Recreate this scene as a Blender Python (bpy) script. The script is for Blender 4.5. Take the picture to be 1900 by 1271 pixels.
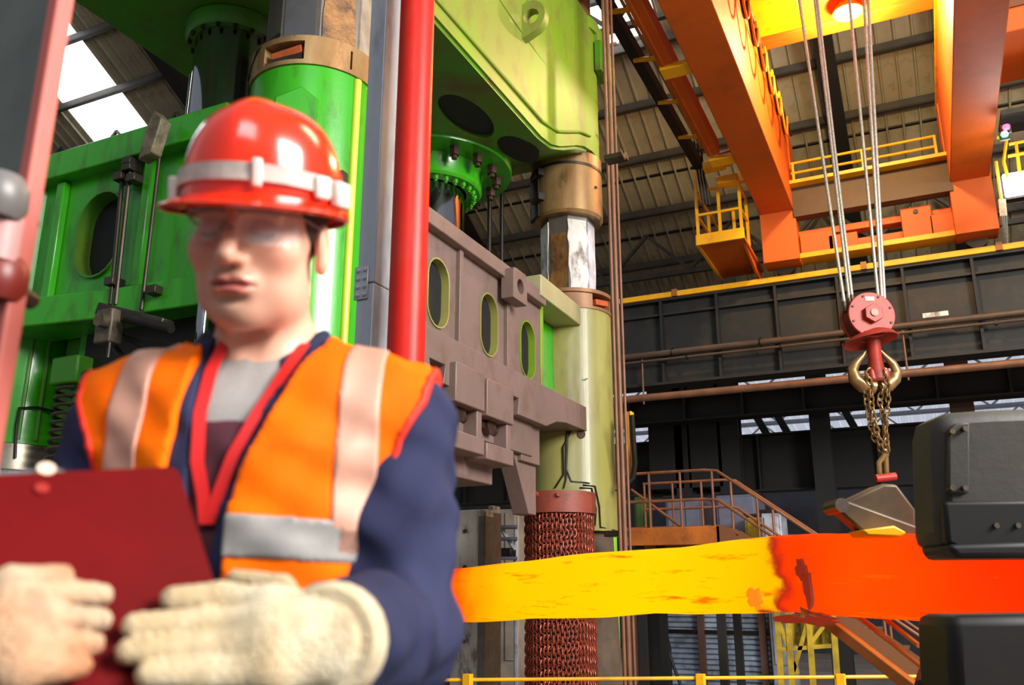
import bpy, bmesh, math, random
import numpy as np
from mathutils import Vector, Matrix
random.seed(7)
for o in list(bpy.data.objects): bpy.data.objects.remove(o)
SC = bpy.context.scene
COL = SC.collection
# ---------------------------------------------------------------- camera
F = 1620.0; TH = math.radians(15.8); YAW = math.radians(25.3); CZ = 1.2
cd = bpy.data.cameras.new('camera'); cam = bpy.data.objects.new('camera', cd); COL.objects.link(cam)
cam.location = (0, 0, CZ); cam.rotation_euler = (math.pi/2 + TH, 0, YAW)
cd.sensor_fit = 'HORIZONTAL'; cd.sensor_width = 36; cd.lens = F/1900*36
cd.clip_start = 0.05; cd.clip_end = 300
cd.dof.use_dof = True; cd.dof.focus_distance = 11.0; cd.dof.aperture_fstop = 4.2
SC.camera = cam
# ---------------------------------------------------------------- world, area lights, exposure
w = bpy.data.worlds.new('world'); SC.world = w; w.use_nodes = True
bg = w.node_tree.nodes['Background']; bg.inputs[0].default_value = (0.80, 0.88, 1.0, 1); bg.inputs[1].default_value = 0.24
vs = SC.view_settings; vs.view_transform = 'Standard'; vs.look = 'None'; vs.gamma = 1; vs.use_curve_mapping = False
vs.exposure = 0.35
def area(name, loc, target, sx, sy, power, col=(1, 1, 1)):
    l = bpy.data.lights.new(name, 'AREA'); l.shape = 'RECTANGLE'; l.size = sx; l.size_y = sy; l.energy = power; l.color = col
    o = bpy.data.objects.new(name, l); COL.objects.link(o); o.location = loc
    o.rotation_euler = (Vector(target)-Vector(loc)).to_track_quat('-Z', 'Y').to_euler()
    return o
area('key_area', (11.0, 1.6, 8.0), (-3.0, 5, 3.0), 7, 5, 3900, (1.0, 0.97, 0.92))  # added key light from the right; no window stands there
area('fill_area', (3.0, -7.0, 10.0), (-4.0, 8, 2.0), 6, 4, 450, (0.92, 0.97, 1.0))  # added fill light behind the camera; no roof opening is built
area('bay_lamp_row', (4.0, 9.0, 13.0), (-3.4, 11, 7.0), 5, 2, 420, (1.0, 0.86, 0.55))
# ---------------------------------------------------------------- pixel rays (1900 x 1271 frame)
c_, s_ = math.cos(TH), math.sin(TH); cy_, sy_ = math.cos(YAW), math.sin(YAW)
def ray(px, py):
    u = (px-950)/F; v = (635.5-py)/F; Yf = c_-v*s_; Z = s_+v*c_
    return (u*cy_-Yf*sy_, u*sy_+Yf*cy_, Z)
def RX(px, py, x): r = ray(px, py); t = x/r[0]; return Vector((x, r[1]*t, CZ+r[2]*t))
def RY(px, py, y): r = ray(px, py); t = y/r[1]; return Vector((r[0]*t, y, CZ+r[2]*t))
def RZ(px, py, z): r = ray(px, py); t = (z-CZ)/r[2]; return Vector((r[0]*t, r[1]*t, z))
def RD(px, py, d): r = ray(px, py); return Vector((r[0]*d, r[1]*d, CZ+r[2]*d))
# ---------------------------------------------------------------- materials
def lin(c):
    return tuple((x/255/12.92 if x/255 <= .04045 else ((x/255+.055)/1.055)**2.4) for x in c)
MATS = {}
def mat(name, col, rough=.5, metal=0., col2=None, scale=3., amt=.5, bump=0., bscale=30., streak=1., dirt=None, dirt_amt=.5, dscale=6., emit=None, es=0., coat=0., spec=None):
    if name in MATS: return MATS[name]
    m = bpy.data.materials.new(name); m.use_nodes = True; nt = m.node_tree; N = nt.nodes; L = nt.links
    b = N['Principled BSDF']
    b.inputs['Roughness'].default_value = rough; b.inputs['Metallic'].default_value = metal
    if coat: b.inputs['Coat Weight'].default_value = coat; b.inputs['Coat Roughness'].default_value = .12
    if spec is not None: b.inputs['Specular IOR Level'].default_value = spec
    c1 = (*lin(col), 1); out = None
    b.inputs['Base Color'].default_value = c1
    if col2 or bump or dirt:
        tc = N.new('ShaderNodeTexCoord'); mp = N.new('ShaderNodeMapping'); L.new(tc.outputs['Object'], mp.inputs[0])
        mp.inputs['Scale'].default_value = (1, 1, 1/streak)
    def noise(sc, det=5.):
        n = N.new('ShaderNodeTexNoise'); n.inputs['Scale'].default_value = sc; n.inputs['Detail'].default_value = det
        n.inputs['Roughness'].default_value = .62; L.new(mp.outputs[0], n.inputs['Vector']); return n
    def layer(a, colb, n, lo, hi, fac):
        r = N.new('ShaderNodeMapRange'); r.inputs[1].default_value = lo; r.inputs[2].default_value = hi; r.inputs[4].default_value = fac
        L.new(n.outputs[0], r.inputs[0])
        x = N.new('ShaderNodeMix'); x.data_type = 'RGBA'; L.new(r.outputs[0], x.inputs[0])
        if a is None: x.inputs[6].default_value = c1
        else: L.new(a, x.inputs[6])
        x.inputs[7].default_value = (*lin(colb), 1); return x.outputs[2]
    if col2: out = layer(None, col2, noise(scale), .38, .62, amt)
    if dirt: out = layer(out, dirt, noise(dscale, 9.), .52, .66, dirt_amt)
    if out: L.new(out, b.inputs['Base Color'])
    if bump:
        n = noise(bscale, 4.); bp = N.new('ShaderNodeBump'); bp.inputs['Strength'].default_value = bump; bp.inputs['Distance'].default_value = .02
        L.new(n.outputs[0], bp.inputs['Height']); L.new(bp.outputs[0], b.inputs['Normal'])
    if emit is not None:
        b.inputs['Emission Color'].default_value = (*emit, 1); b.inputs['Emission Strength'].default_value = es
    MATS[name] = m
    return m
green = mat('green_paint', (54, 166, 12), .28, 0, (44, 140, 12), 1.2, .6, .05, 60, 3, (60, 60, 14), .45, 7, coat=.35)
lime = mat('warm_lit_green', (112, 150, 20), .5, 0, (130, 124, 64), .8, .6, .10, 25, 1.6, (118, 98, 58), .5, 3)  # press green with warm light put into its colour, plus dust
dgreen = mat('dark_green_paint', (66, 140, 22), .4, 0, (92, 108, 40), .9, .8, .08, 30, 1, (92, 52, 20), .55, 1.6)
mauve = mat('mauve_grey', (120, 97, 92), .5, 0, (106, 90, 80), 1.2, .7, .10, 40, 1.5, (96, 70, 56), .5, 4)  # pinkish grey with random brown variation
olive = mat('olive_sleeve_paint', (158, 152, 88), .36, 0, (132, 132, 62), .9, .8, .05, 40, 3.5, (108, 74, 50), .5, 2.2, coat=.15)
redprimer = mat('red_oxide', (140, 62, 44), .55, 0, (108, 52, 40), 2, .7, .15, 40, 1, (70, 44, 36), .5)
collar = mat('oiled_bronze_collar', (176, 144, 98), .34, .45, (142, 100, 56), 2.2, .8, .06, 40, 2.5, (58, 42, 28), .6, 4)
dsteel = mat('dark_steel', (86, 76, 66), .36, .7, (58, 48, 40), 2.5, .7, .1, 40, 2)
rodgrey = mat('greasy_column', (112, 106, 100), .45, .25, (84, 76, 68), 2, .7, .12, 25, 3, (66, 48, 30), .6, 3)
rodrust = mat('rusty_grease', (142, 98, 46), .5, .2, (92, 58, 26), 4, .9, .5, 14, 1.3, (40, 28, 16), .8, 5)
whitepaint = mat('flaking_white_paint', (222, 218, 210), .5, 0, (190, 180, 168), 3, .7, .2, 20, 2, (84, 66, 52), .8, 6)
chrome = mat('polished_chrome', (176, 176, 180), .09, 1.)
black = mat('black_shade', (12, 11, 10), .7)  # flat black standing in for the shade inside openings
darkmetal = mat('dark_fitting', (34, 30, 28), .45, .5, (52, 44, 36), 8, .6)
bolt_m = mat('greasy_bolt', (92, 70, 60), .4, .6, (60, 40, 34), 9, .7)
orange = mat('orange_crane_paint', (208, 92, 4), .58, 0, (188, 80, 6), .5, .7, .04, 20, 1, (150, 74, 20), .35, 1.5)
yellow = mat('yellow_crane_paint', (242, 178, 8), .42, 0, (226, 150, 8), .8, .7, .05, 20, 1, (160, 96, 20), .35, 3)
runway = mat('runway_steel', (34, 34, 31), .6, .1, (26, 27, 25), .6, .8, .05, 15, 1, (66, 50, 36), .4, 2)
blackgirder = mat('black_girder', (26, 25, 24), .65, .1, (38, 33, 28), .7, .7)
brownpipe = mat('brown_pipe', (126, 84, 58), .5, .1, (96, 64, 46), 3, .7, .1, 30)
roofmat = mat('roof_sheet', (178, 164, 134), .6, 0, (150, 138, 114), .7, .9, .05, 15, 1, (90, 78, 60), .4, 2)
purlin_m = mat('purlin_steel', (88, 80, 70), .6, .2, (66, 60, 54), 2, .7)
orangeframe = mat('rusty_orange_frame', (196, 108, 34), .5, 0, (150, 80, 30), 2.5, .8, .1, 30, 1, (92, 52, 26), .5, 4)
handrail_m = mat('brown_handrail', (142, 88, 54), .5, .1, (104, 64, 42), 5, .7)
redpipe = mat('red_pipe_paint', (206, 24, 16), .4, 0, (186, 40, 22), 1.3, .6, .03, 40, 3, (150, 80, 50), .4, 3, spec=.25)
greypost = mat('galvanised_post', (176, 178, 184), .45, .35, (156, 158, 166), 3, .6, .04, 60, 3, (120, 118, 120), .4, 6)
steelrope = mat('steel_rope', (190, 180, 168), .4, .5, (140, 130, 118), 30, .7)
redblock = mat('red_hook_block', (176, 52, 34), .5, .05, (128, 40, 28), 4, .8, .1, 20, 1, (84, 46, 38), .5, 5)
brass = mat('worn_hook_steel', (168, 134, 88), .35, .6, (110, 82, 50), 6, .7)
# ---------------------------------------------------------------- mesh helpers
class MB:
    def __init__(s): s.v = []; s.f = []
    def add(s, vs, fs):
        n = len(s.v); s.v += [tuple(p) for p in vs]; s.f += [tuple(i+n for i in q) for q in fs]; return s
    def box(s, x0, x1, y0, y1, z0, z1):
        return s.add([(x0,y0,z0),(x1,y0,z0),(x1,y1,z0),(x0,y1,z0),(x0,y0,z1),(x1,y0,z1),(x1,y1,z1),(x0,y1,z1)],
                     [(0,3,2,1),(4,5,6,7),(0,1,5,4),(1,2,6,5),(2,3,7,6),(3,0,4,7)])
    def bar(s, p, q, w, h, up=(0,0,1)):
        p, q = Vector(p), Vector(q); d = (q-p).normalized(); up = Vector(up)
        if abs(d.dot(up)) > .98: up = Vector((0,1,0))
        sx = d.cross(up).normalized(); sz = sx.cross(d)
        vs = [e+sx*i*w/2+sz*j*h/2 for e in (p, q) for i, j in ((-1,-1),(1,-1),(1,1),(-1,1))]
        return s.add(vs, [(0,1,2,3),(7,6,5,4),(0,4,5,1),(1,5,6,2),(2,6,7,3),(3,7,4,0)])
    def tube(s, pts, r, n=8, closed=False):
        pts = [Vector(p) for p in pts]; m = len(pts); rr = r if isinstance(r, (list, tuple)) else [r]*m
        def tan(i):
            if closed: return (pts[(i+1) % m]-pts[i-1]).normalized()
            return (pts[min(i+1, m-1)]-pts[max(i-1, 0)]).normalized()
        t = tan(0); a = Vector((0,0,1)) if abs(t.z) < .9 else Vector((1,0,0)); nrm = t.cross(a).normalized(); vs = []
        for i in range(m):
            t = tan(i); nrm = (nrm-t*nrm.dot(t)).normalized(); b = t.cross(nrm)
            vs += [pts[i]+(nrm*math.cos(k*2*math.pi/n)+b*math.sin(k*2*math.pi/n))*rr[i] for k in range(n)]
        fs = [(i*n+k, i*n+(k+1) % n, ((i+1) % m)*n+(k+1) % n, ((i+1) % m)*n+k) for i in range(m if closed else m-1) for k in range(n)]
        if not closed: fs += [tuple(range(n))[::-1], tuple((m-1)*n+k for k in range(n))]
        return s.add(vs, fs)
    def cyl(s, p, q, r, n=24, r1=None): return s.tube([p, q], [r, r if r1 is None else r1], n)
    def lathe(s, prof, cx, cy, n=40, a0=0, a1=2*math.pi, cz=0):
        full = abs(a1-a0-2*math.pi) < 1e-6; m = len(prof); k = n if full else n+1
        vs = [(cx+r*math.cos(a0+(a1-a0)*i/n), cy+r*math.sin(a0+(a1-a0)*i/n), cz+z) for i in range(k) for r, z in prof]
        fs = [(i*m+j, ((i+1) % k)*m+j, ((i+1) % k)*m+j+1, i*m+j+1) for i in range(n) for j in range(m-1)]
        return s.add(vs, fs)
    def ring(s, cx, cy, r0, r1, z0, z1, n=40, a0=0, a1=2*math.pi):
        full = abs(a1-a0-2*math.pi) < 1e-6
        s.lathe([(r0,z0),(r1,z0),(r1,z1),(r0,z1),(r0,z0)], cx, cy, n, a0, a1)
        if not full:
            for a in (a0, a1):
                c, q = math.cos(a), math.sin(a); s.add([(cx+r*c, cy+r*q, z) for r, z in ((r0,z0),(r1,z0),(r1,z1),(r0,z1))], [(0,1,2,3)])
        return s
    def prism(s, poly, ax, c0, c1):
        n = len(poly)
        def P(u, v, c): return (c,u,v) if ax == 'x' else (u,c,v) if ax == 'y' else (u,v,c)
        return s.add([P(u,v,c0) for u, v in poly]+[P(u,v,c1) for u, v in poly],
                     [tuple(range(n))[::-1], tuple(range(n, 2*n))]+[(i, (i+1) % n, n+(i+1) % n, n+i) for i in range(n)])
    def mesh(s, name, off=(0,0,0), ang=38):
        me = bpy.data.meshes.new(name)
        me.from_pydata([(p[0]-off[0], p[1]-off[1], p[2]-off[2]) for p in s.v], [], s.f); me.validate(); me.update()
        bm = bmesh.new(); bm.from_mesh(me); bmesh.ops.recalc_face_normals(bm, faces=bm.faces); bm.to_mesh(me); bm.free()
        me.shade_smooth(); me.set_sharp_from_angle(angle=math.radians(ang)); return me
    def build(s, name, m, parent=None, bevel=0., ang=38, local=False):
        off = (0,0,0)
        if parent is not None and not local:
            r = parent
            while r.parent: r = r.parent
            off = r.location
        me = s.mesh(name, off, ang); me.materials.append(m)
        return put(name, me, parent, bevel)
def put(name, me, parent=None, bevel=0., loc=None, rot=None):
    o = bpy.data.objects.new(name, me); COL.objects.link(o)
    if parent is not None: o.parent = parent
    if loc is not None:
        r = parent
        if parent is not None:
            while r.parent: r = r.parent
        o.location = Vector(loc)-(r.location if r is not None else Vector())
    if rot is not None: o.rotation_euler = rot
    if bevel:
        b = o.modifiers.new('bevel', 'BEVEL'); b.width = bevel; b.segments = 2; b.limit_method = 'ANGLE'; b.angle_limit = math.radians(50)
    return o
def tag(o, label=None, cat=None, group=None, kind=None):
    if label: o['label'] = label
    if cat: o['category'] = cat
    if group: o['group'] = group
    if kind: o['kind'] = kind
    return o
def root(name, loc, label=None, cat=None, group=None, kind=None, rz=0.):
    o = bpy.data.objects.new(name, None); COL.objects.link(o); o.location = loc; o.rotation_euler = (0,0,rz); o.empty_display_size = .1
    return tag(o, label, cat, group, kind)
def cut(o, cutter):
    """subtract an MB from object o for good (mesh is replaced, cutter removed)"""
    r = o
    while r.parent: r = r.parent
    me = cutter.mesh('cutter', r.location if r is not o else (0,0,0)); c = bpy.data.objects.new('cutter', me); COL.objects.link(c)
    if r is not o: c.location = r.location
    bpy.context.view_layer.update()
    md = o.modifiers.new('cut', 'BOOLEAN'); md.operation = 'DIFFERENCE'; md.object = c; md.solver = 'EXACT'
    dg = bpy.context.evaluated_depsgraph_get(); dg.update()
    new = bpy.data.meshes.new_from_object(o.evaluated_get(dg)); o.modifiers.clear()
    o.data = new; new.shade_smooth(); new.set_sharp_from_angle(angle=math.radians(38))
    bpy.data.objects.remove(c)
def hexpts(r, n=6, a=0): return [(r*math.cos(a+i*2*math.pi/n), r*math.sin(a+i*2*math.pi/n)) for i in range(n)]
def stadium(cy, cz, hw, hh, n=10, lean=0.):
    """oval outline with straight sides: half width hw, half height hh"""
    pts = []
    for k in range(n+1): a = math.pi*k/n; pts.append((cy+hw*math.cos(a), cz+(hh-hw)+hw*math.sin(a)))
    for k in range(n+1): a = math.pi+math.pi*k/n; pts.append((cy+hw*math.cos(a), cz-(hh-hw)+hw*math.sin(a)))
    return pts
GZ = -1.6
# ================================================================ the setting: floor, roof, far walls
fl = MB().box(-45, 18, -12, 60, GZ-.2, GZ).build('floor', mat('shop_floor', (150, 136, 120), .7, 0, (116, 100, 88), .6, .8, .2, 8)); fl['kind'] = 'structure'
K = .55; H0 = 24.5
def roofz(y): return CZ+H0-K*y
ceil = root('ceiling', (0, 20, roofz(20)), kind='structure')
YT, YB, YS, WS = 9.5, 30.0, 19.3, .41
def sheet_mesh(y0, y1, m, nm):
    prof = [(0, 0), (.06, 0), (.085, -.07), (.115, -.07), (.14, 0), (WS, 0)]
    b = MB(); n = len(prof)
    vs = [(x, y-20, roofz(y)-roofz(20)+z+dz) for dz in (0, .03) for y in (y0, y1) for x, z in prof]
    fs = [(i, i+1, n+i+1, n+i) for i in range(n-1)]+[(2*n+i, 3*n+i, 3*n+i+1, 2*n+i+1) for i in range(n-1)]
    fs += [(0, n, 3*n, 2*n), (n-1, 3*n-1, 4*n-1, 2*n-1)]
    me = b.add(vs, fs).mesh(nm, ang=25); me.materials.append(m); return me
skym = mat('skylight_daylight', (240, 245, 255), .4, emit=(.92, .97, 1.0), es=3.2)
full = sheet_mesh(YT, YB, roofmat, 'roof_sheet'); low = sheet_mesh(YS, YB, roofmat, 'roof_sheet_short'); sky = sheet_mesh(YT, YS-.05, skym, 'skylight_panel')
x = -34.0
while x < 9.5:
    lit = -24.2 < x < -22.1 or -7.5 < x < -5.2
    o = put('roof_sheet', low if lit else full, ceil); o.location = (x, 0, 0)
    if lit: o = put('skylight_panel', sky, ceil); o.location = (x, 0, 0)
    x += WS
for y in (11.5, 13.3, 15.0, 16.6, 18.0, 19.3, 20.8, 22.3, 24.0, 25.8, 27.5, 29.6):
    b = MB(); z = roofz(y)-.11
    b.box(-34, 9.5, y-.03, y+.03, z-.2, z); b.box(-34, 9.5, y-.03, y+.11, z-.22, z-.19)
    b.build('purlin', purlin_m, ceil)
for xr in (-28, -19.0, -12.6, -1.05, 1.75, 7.5):
    b = MB(); y0, y1 = YT, YB
    for q in (-.2, .2): b.add([(xr+q-.02, y0, roofz(y0)-.35), (xr+q+.02, y0, roofz(y0)-.35), (xr+q+.02, y1, roofz(y1)-.35), (xr+q-.02, y1, roofz(y1)-.35),
          (xr+q-.02, y0, roofz(y0)-.75), (xr+q+.02, y0, roofz(y0)-.75), (xr+q+.02, y1, roofz(y1)-.75), (xr+q-.02, y1, roofz(y1)-.75)],
          [(0,1,2,3),(4,5,6,7),(0,1,5,4),(1,2,6,5),(2,3,7,6),(3,0,4,7)])
    b.bar((xr, y0, roofz(y0)-.33), (xr, y1, roofz(y1)-.33), .44, .05); b.bar((xr, y0, roofz(y0)-.77), (xr, y1, roofz(y1)-.77), .44, .05)
    b.build('rafter', blackgirder, ceil)
# truss bracing below the roof
def brace(pts, r=.05):
    for p, q in zip(pts[:-1], pts[1:]): MB().bar(p, q, r*2, r*2).build('roof_brace', purlin_m, ceil)
for yb in (17.6, 24.6):
    zt = roofz(yb)-.4
    brace([(-34, yb, zt-1.35), (9.5, yb, zt-1.35)], .07)
    xx = -33.0
    while xx < 8: brace([(xx, yb, zt), (xx+1.3, yb, zt-1.3), (xx+2.6, yb, zt)], .045); xx += 2.6
MB().tube([(-34, 23.1, CZ+23.1*.512), (9.5, 23.1, CZ+23.1*.512)], .06, 10).build('tie_pipe', darkmetal, ceil)
MB().tube([(-34, 25.0, CZ+25.0*.43), (9.5, 25.0, CZ+25.0*.43)], .05, 10).build('tie_pipe', darkmetal, ceil)
# next aisle: roof with daylight put in as glow and far wall with windows
aisle_glow = mat('glowing_sheet', (170, 176, 190), .5, emit=(.62, .66, .76), es=.55)
brf = root('trim_1', (0, 36, 9), kind='structure')
prof = [(0, 0), (.1, 0), (.13, -.1), (.2, -.1), (.23, 0), (.5, 0)]
b = MB(); n = len(prof)
sl = [(x, y-36, (z+.0)+(9.9-(y-30)*.11)-9) for y in (30, 44) for x, z in prof]
me = b.add(sl+[(x, y, z+.04) for x, y, z in sl], [(i, i+1, n+i+1, n+i) for i in range(n-1)]+[(2*n+i, 3*n+i, 3*n+i+1, 2*n+i+1) for i in range(n-1)]).mesh('aisle_sheet', ang=25); me.materials.append(aisle_glow)
for i in range(64): o = put('aisle_sheet', me, brf); o.location = (-18+i*.5, 0, 0)
for yt in (32.5, 36.5, 40.5):
    zt = 9.7-(yt-30)*.11
    b = MB().bar((-18, yt, zt-.1), (14, yt, zt-.1), .1, .12); b.bar((-18, yt, zt-1.2), (14, yt, zt-1.2), .1, .12)
    for i in range(25): b.bar((-18+i*1.28, yt, zt-(.1 if i % 2 else 1.2)), (-18+(i+1)*1.28, yt, zt-(1.2 if i % 2 else .1)), .07, .07)
    b.build('aisle_truss', mat('grey_truss', (150, 152, 162), .5), brf)
wb = MB().box(-40, 18, 44, 44.3, GZ, 9).build('wall_back', mat('far_wall', (78, 78, 84), .7, 0, (56, 54, 56), .5, .8)); wb['kind'] = 'structure'
win = mat('bright_window', (250, 250, 255), .3, emit=(1, 1, 1), es=2.2)
i = 0
for px, py in ((1196, 832), (1592, 812), (1648, 806), (940, 905)):
    i += 1; q = RY(px, py, 43.95); xw, z0 = q.x, q.z-.4
    fr = root('window_%d' % i, (xw, 43.95, z0), kind='structure')
    MB().box(xw-.35, xw+.35, 43.9, 43.97, z0, z0+.9).build('window_pane', win, fr)
    b = MB()
    for q in (-.35, .35): b.box(xw+q-.05, xw+q+.05, 43.82, 43.99, z0-.05, z0+.95)
    for q in (0, .9): b.box(xw-.37, xw+.37, 43.82, 43.99, z0+q-.05, z0+q+.05)
    b.build('window_frame', blackgirder, fr)
dk = MB().box(-5, 5, -9, 2.4, -.25, 0).build('trim_2', mat('deck_plate', (70, 66, 62), .6, .3, (50, 46, 42), 2, .7, .2, 60)); dk['kind'] = 'structure'
for xx in (-4.8, 4.8):
    for yy in (-8.5, 2.0): MB().box(xx-.1, xx+.1, yy-.1, yy+.1, GZ, -.25).build('deck_leg', runway, dk)
# left hall wall, clad in dark sheets with rails
wl = root('wall_left', (-34, 20, GZ), kind='structure')
cladm = mat('wall_cladding', (96, 92, 80), .6, .1, (70, 66, 58), .8, .8)
cm = MB()
prof = [(0, 0), (.06, 0), (.09, .07), (.14, .07), (.17, 0), (.6, 0)]
cm.prism(prof+[(.6, -.04), (0, -.04)], 'z', 0, 26); 
me = MB()
me.v = [(p[1], p[0], p[2]) for p in cm.v]; me.f = cm.f; me = me.mesh('cladding_sheet', ang=25); me.materials.append(cladm)
for i in range(60): o = put('cladding_sheet', me, wl); o.location = (0, -12+i*.6, 0)
for z in (3, 8, 13, 18): MB().box(-33.9, -33.7, 8, 44, z, z+.2).build('cladding_rail', purlin_m, wl)
# ================================================================ the forging press
AX, AY = -4.2, 5.08
CX, CY = -7.34, 5.08
Bp = RX(1058, 700, -4.2); BX, BY = Bp.x, Bp.y
def zA(py): return RY(575, py, AY-.35).z
def zB(py): return RY(1060, py, BY-.42).z
def on_cyl(px, py, cx, cy, r):
    d = ray(px, py); a = d[0]**2+d[1]**2; bq = -2*(d[0]*cx+d[1]*cy); cq = cx*cx+cy*cy-r*r
    disc = max(bq*bq-4*a*cq, 0); t = (-bq-math.sqrt(disc))/(2*a); return Vector((d[0]*t, d[1]*t, CZ+d[2]*t))
bolt_me = {}
def bolt(parent, loc, r, h, rot=(0,0,0), m=None, name='bolt'):
    key = (round(r, 3), round(h, 3), (m or bolt_m).name)
    if key not in bolt_me:
        b = MB(); b.prism(hexpts(r), 'z', 0, h*.7); b.prism(hexpts(r*.55, 8), 'z', h*.7, h)
        me = b.mesh('bolt'); me.materials.append(m or bolt_m); bolt_me[key] = me
    return put(name, bolt_me[key], parent, loc=loc, rot=rot)
def octo(cx, cy, r, z0, z1, ang):
    return MB().prism([(cx+r*math.cos(ang+math.pi/8+i*math.pi/4), cy+r*math.sin(ang+math.pi/8+i*math.pi/4)) for i in range(8)], 'z', z0, z1)
def flat_plate(cx, cy, r, ang, half, z0, z1, t, ragged=0.):
    """plate lying on one flat of an octagonal column; ragged lower/upper edge like flaked paint"""
    n = Vector((math.cos(ang), math.sin(ang), 0)); s = Vector((-n.y, n.x, 0)); R = r*math.cos(math.pi/8)
    out = []; k = 9
    for i in range(k): out.append((-half+ragged*random.uniform(-1, 1)*.4, z0+(z1-z0)*i/(k-1)))
    for i in range(k): out.append((half+ragged*random.uniform(-1, 1)*.4, z1-(z1-z0)*i/(k-1)))
    b = MB(); c = Vector((cx, cy, 0)); m = len(out)
    vs = [c+n*(R-.01)+s*u+Vector((0, 0, z)) for u, z in out]+[c+n*(R+t)+s*u+Vector((0, 0, z)) for u, z in out]
    b.add(vs, [tuple(range(m)), tuple(range(m, 2*m))]+[(i, (i+1) % m, m+(i+1) % m, m+i) for i in range(m)])
    return b
# ---- near column
zs, zc = zA(133), zA(82)
ca = root('press_column', (AX, AY, GZ), 'bright green press column with bronze collar behind the worker', 'press column', 'press columns')
aA = math.atan2(-AY, -AX)
MB().lathe([(.001, GZ), (.51, GZ), (.51, zs), (.30, zs+.005)], AX, AY, 64).build('sleeve', green, ca)
rg = lambda d: math.radians(d)
col_ = root  # keep name
cb = MB()
for a0, a1 in ((-62, -22), (-20, 16), (42, 120), (122, 250), (252, 259)):
    cb.ring(AX, AY, .40, .525, zs+.01, zc, 24, rg(a0), rg(a1))
cb.ring(AX, AY, .36, .525, zs+.002, zs+.04, 64); cb.ring(AX, AY, .40, .525, zc-.05, zc, 64)
cb.build('collar', collar, ca)
for a in (-80, 29):
    b = MB(); n = Vector((math.cos(rg(a)), math.sin(rg(a)), 0)); s = Vector((-n.y, n.x, 0)); p = Vector((AX, AY, 0))+n*.44
    b.bar(p-s*.13+Vector((0,0,zs+.11)), p+s*.13+Vector((0,0,zs+.15)), .10, .07); wd = b.build('wedge', mat('orange_wedge', (196, 92, 40), .5, .2, (120, 60, 34), 8), ca, .008)
    MB().bar(p-s*.14+Vector((0,0,zs+.055)), p+s*.14+Vector((0,0,zs+.075)), .12, .05).build('wedge_seat', dsteel, ca)
octo(AX, AY, .425, zs-.02, 7.6, rg(-28)).build('column_shaft', rodgrey, ca)
flat_plate(AX, AY, .425, rg(-28), .135, zc-.02, 7.5, .012, .05).build('grease_patch', rodrust, ca)
flat_plate(AX, AY, .425, rg(17), .13, zc-.02, 7.5, .012, .03).build('paint_patch', mat('grey_white_paint', (150, 142, 132), .5, 0, (110, 100, 90), 5, .8, .2, 20), ca)
flat_plate(AX, AY, .425, rg(-73), .13, zc-.02, 7.5, .010, .02).build('paint_patch', mat('slate_paint', (92, 92, 96), .4, .3, (70, 66, 64), 3), ca)
MB().tube([on_cyl(520, 62, AX, AY, .50)+Vector((0, 0, .0)), on_cyl(478, 95, AX, AY, .53), on_cyl(459, 150, AX, AY, .53), on_cyl(459, 190, AX, AY, .52)], .012, 8).build('grease_hose', darkmetal, ca)
# gabled key plate and edge strips on the sleeve
def sleeve_plate(px, hw, z0, z1, gable, t, m, name):
    p = on_cyl(px, 300, AX, AY, .51); n = (Vector((p.x-AX, p.y-AY, 0))).normalized(); s = Vector((-n.y, n.x, 0)); c = Vector((AX, AY, 0))+n*.47
    out = [(-hw, z0), (hw, z0), (hw, z1-gable), (hw*.15, z1), (-hw, z1-gable*.8)]
    k = len(out); vs = [c+s*u+Vector((0, 0, z)) for u, z in out]+[c+n*(.04+t)+s*u+Vector((0, 0, z)) for u, z in out]
    MB().add(vs, [tuple(range(k)), tuple(range(k, 2*k))]+[(i, (i+1) % k, k+(i+1) % k, k+i) for i in range(k)]).build(name, m, ca, .012)
sleeve_plate(548, .17, 3.2, zA(182), .12, .085, green, 'key_plate')
for px, r_, m in ((655, .035, mat('yellow_green_strip', (176, 196, 40), .35, 0, (150, 150, 50), 3, .6, streak=4)), (679, .02, green)):
    p = on_cyl(px, 300, AX, AY, .51); MB().tube([(p.x, p.y, 1.2), (p.x, p.y, zs-.02)], r_, 10).build('edge_strip', m, ca)
p = on_cyl(632, 335, AX, AY, .52)
MB().box(p.x-.05, p.x+.05, p.y-.05, p.y+.03, p.z-.06, p.z+.06).build('terminal_box', darkmetal, ca, .01)
MB().tube([p+Vector((0,-.03,.06)), p+Vector((-.06,-.05,.12)), p+Vector((-.14,-.06,.1))], .012, 8).build('cable_gland', darkmetal, ca)
# ---- left column
cl = root('press_column', (CX, CY, GZ), 'shaded green press column at far left with bright steel foot ring', 'press column', 'press columns')
zC = lambda py: RY(45, py, CY-.4).z
MB().lathe([(.001, zC(812)), (.5, zC(812)), (.5, 4.7), (.3, 4.7)], CX, CY, 56).build('sleeve', green, cl)
MB().lathe([(.001, GZ), (.47, GZ), (.47, zC(862)), (.53, zC(862)), (.53, zC(814)), (.3, zC(814))], CX, CY, 56).build('foot_ring', mat('worn_steel', (160, 152, 136), .28, .8, (96, 84, 66), 4), cl)
for px in (60, 92):
    p = on_cyl(px, 640, CX, CY, .5); MB().tube([(p.x, p.y, zC(805)), (p.x, p.y, 4.7)], .018, 8).build('edge_strip', dgreen, cl)
p = on_cyl(30, 820, CX, CY, .53)
MB().tube([on_cyl(28, 850, CX, CY, .55), on_cyl(30, 790, CX, CY, .53), on_cyl(36, 757, CX, CY, .54), on_cyl(70, 756, CX, CY, .53), on_cyl(118, 768, CX, CY, .56)], .012, 8).build('lubrication_tube', darkmetal, cl)
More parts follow.
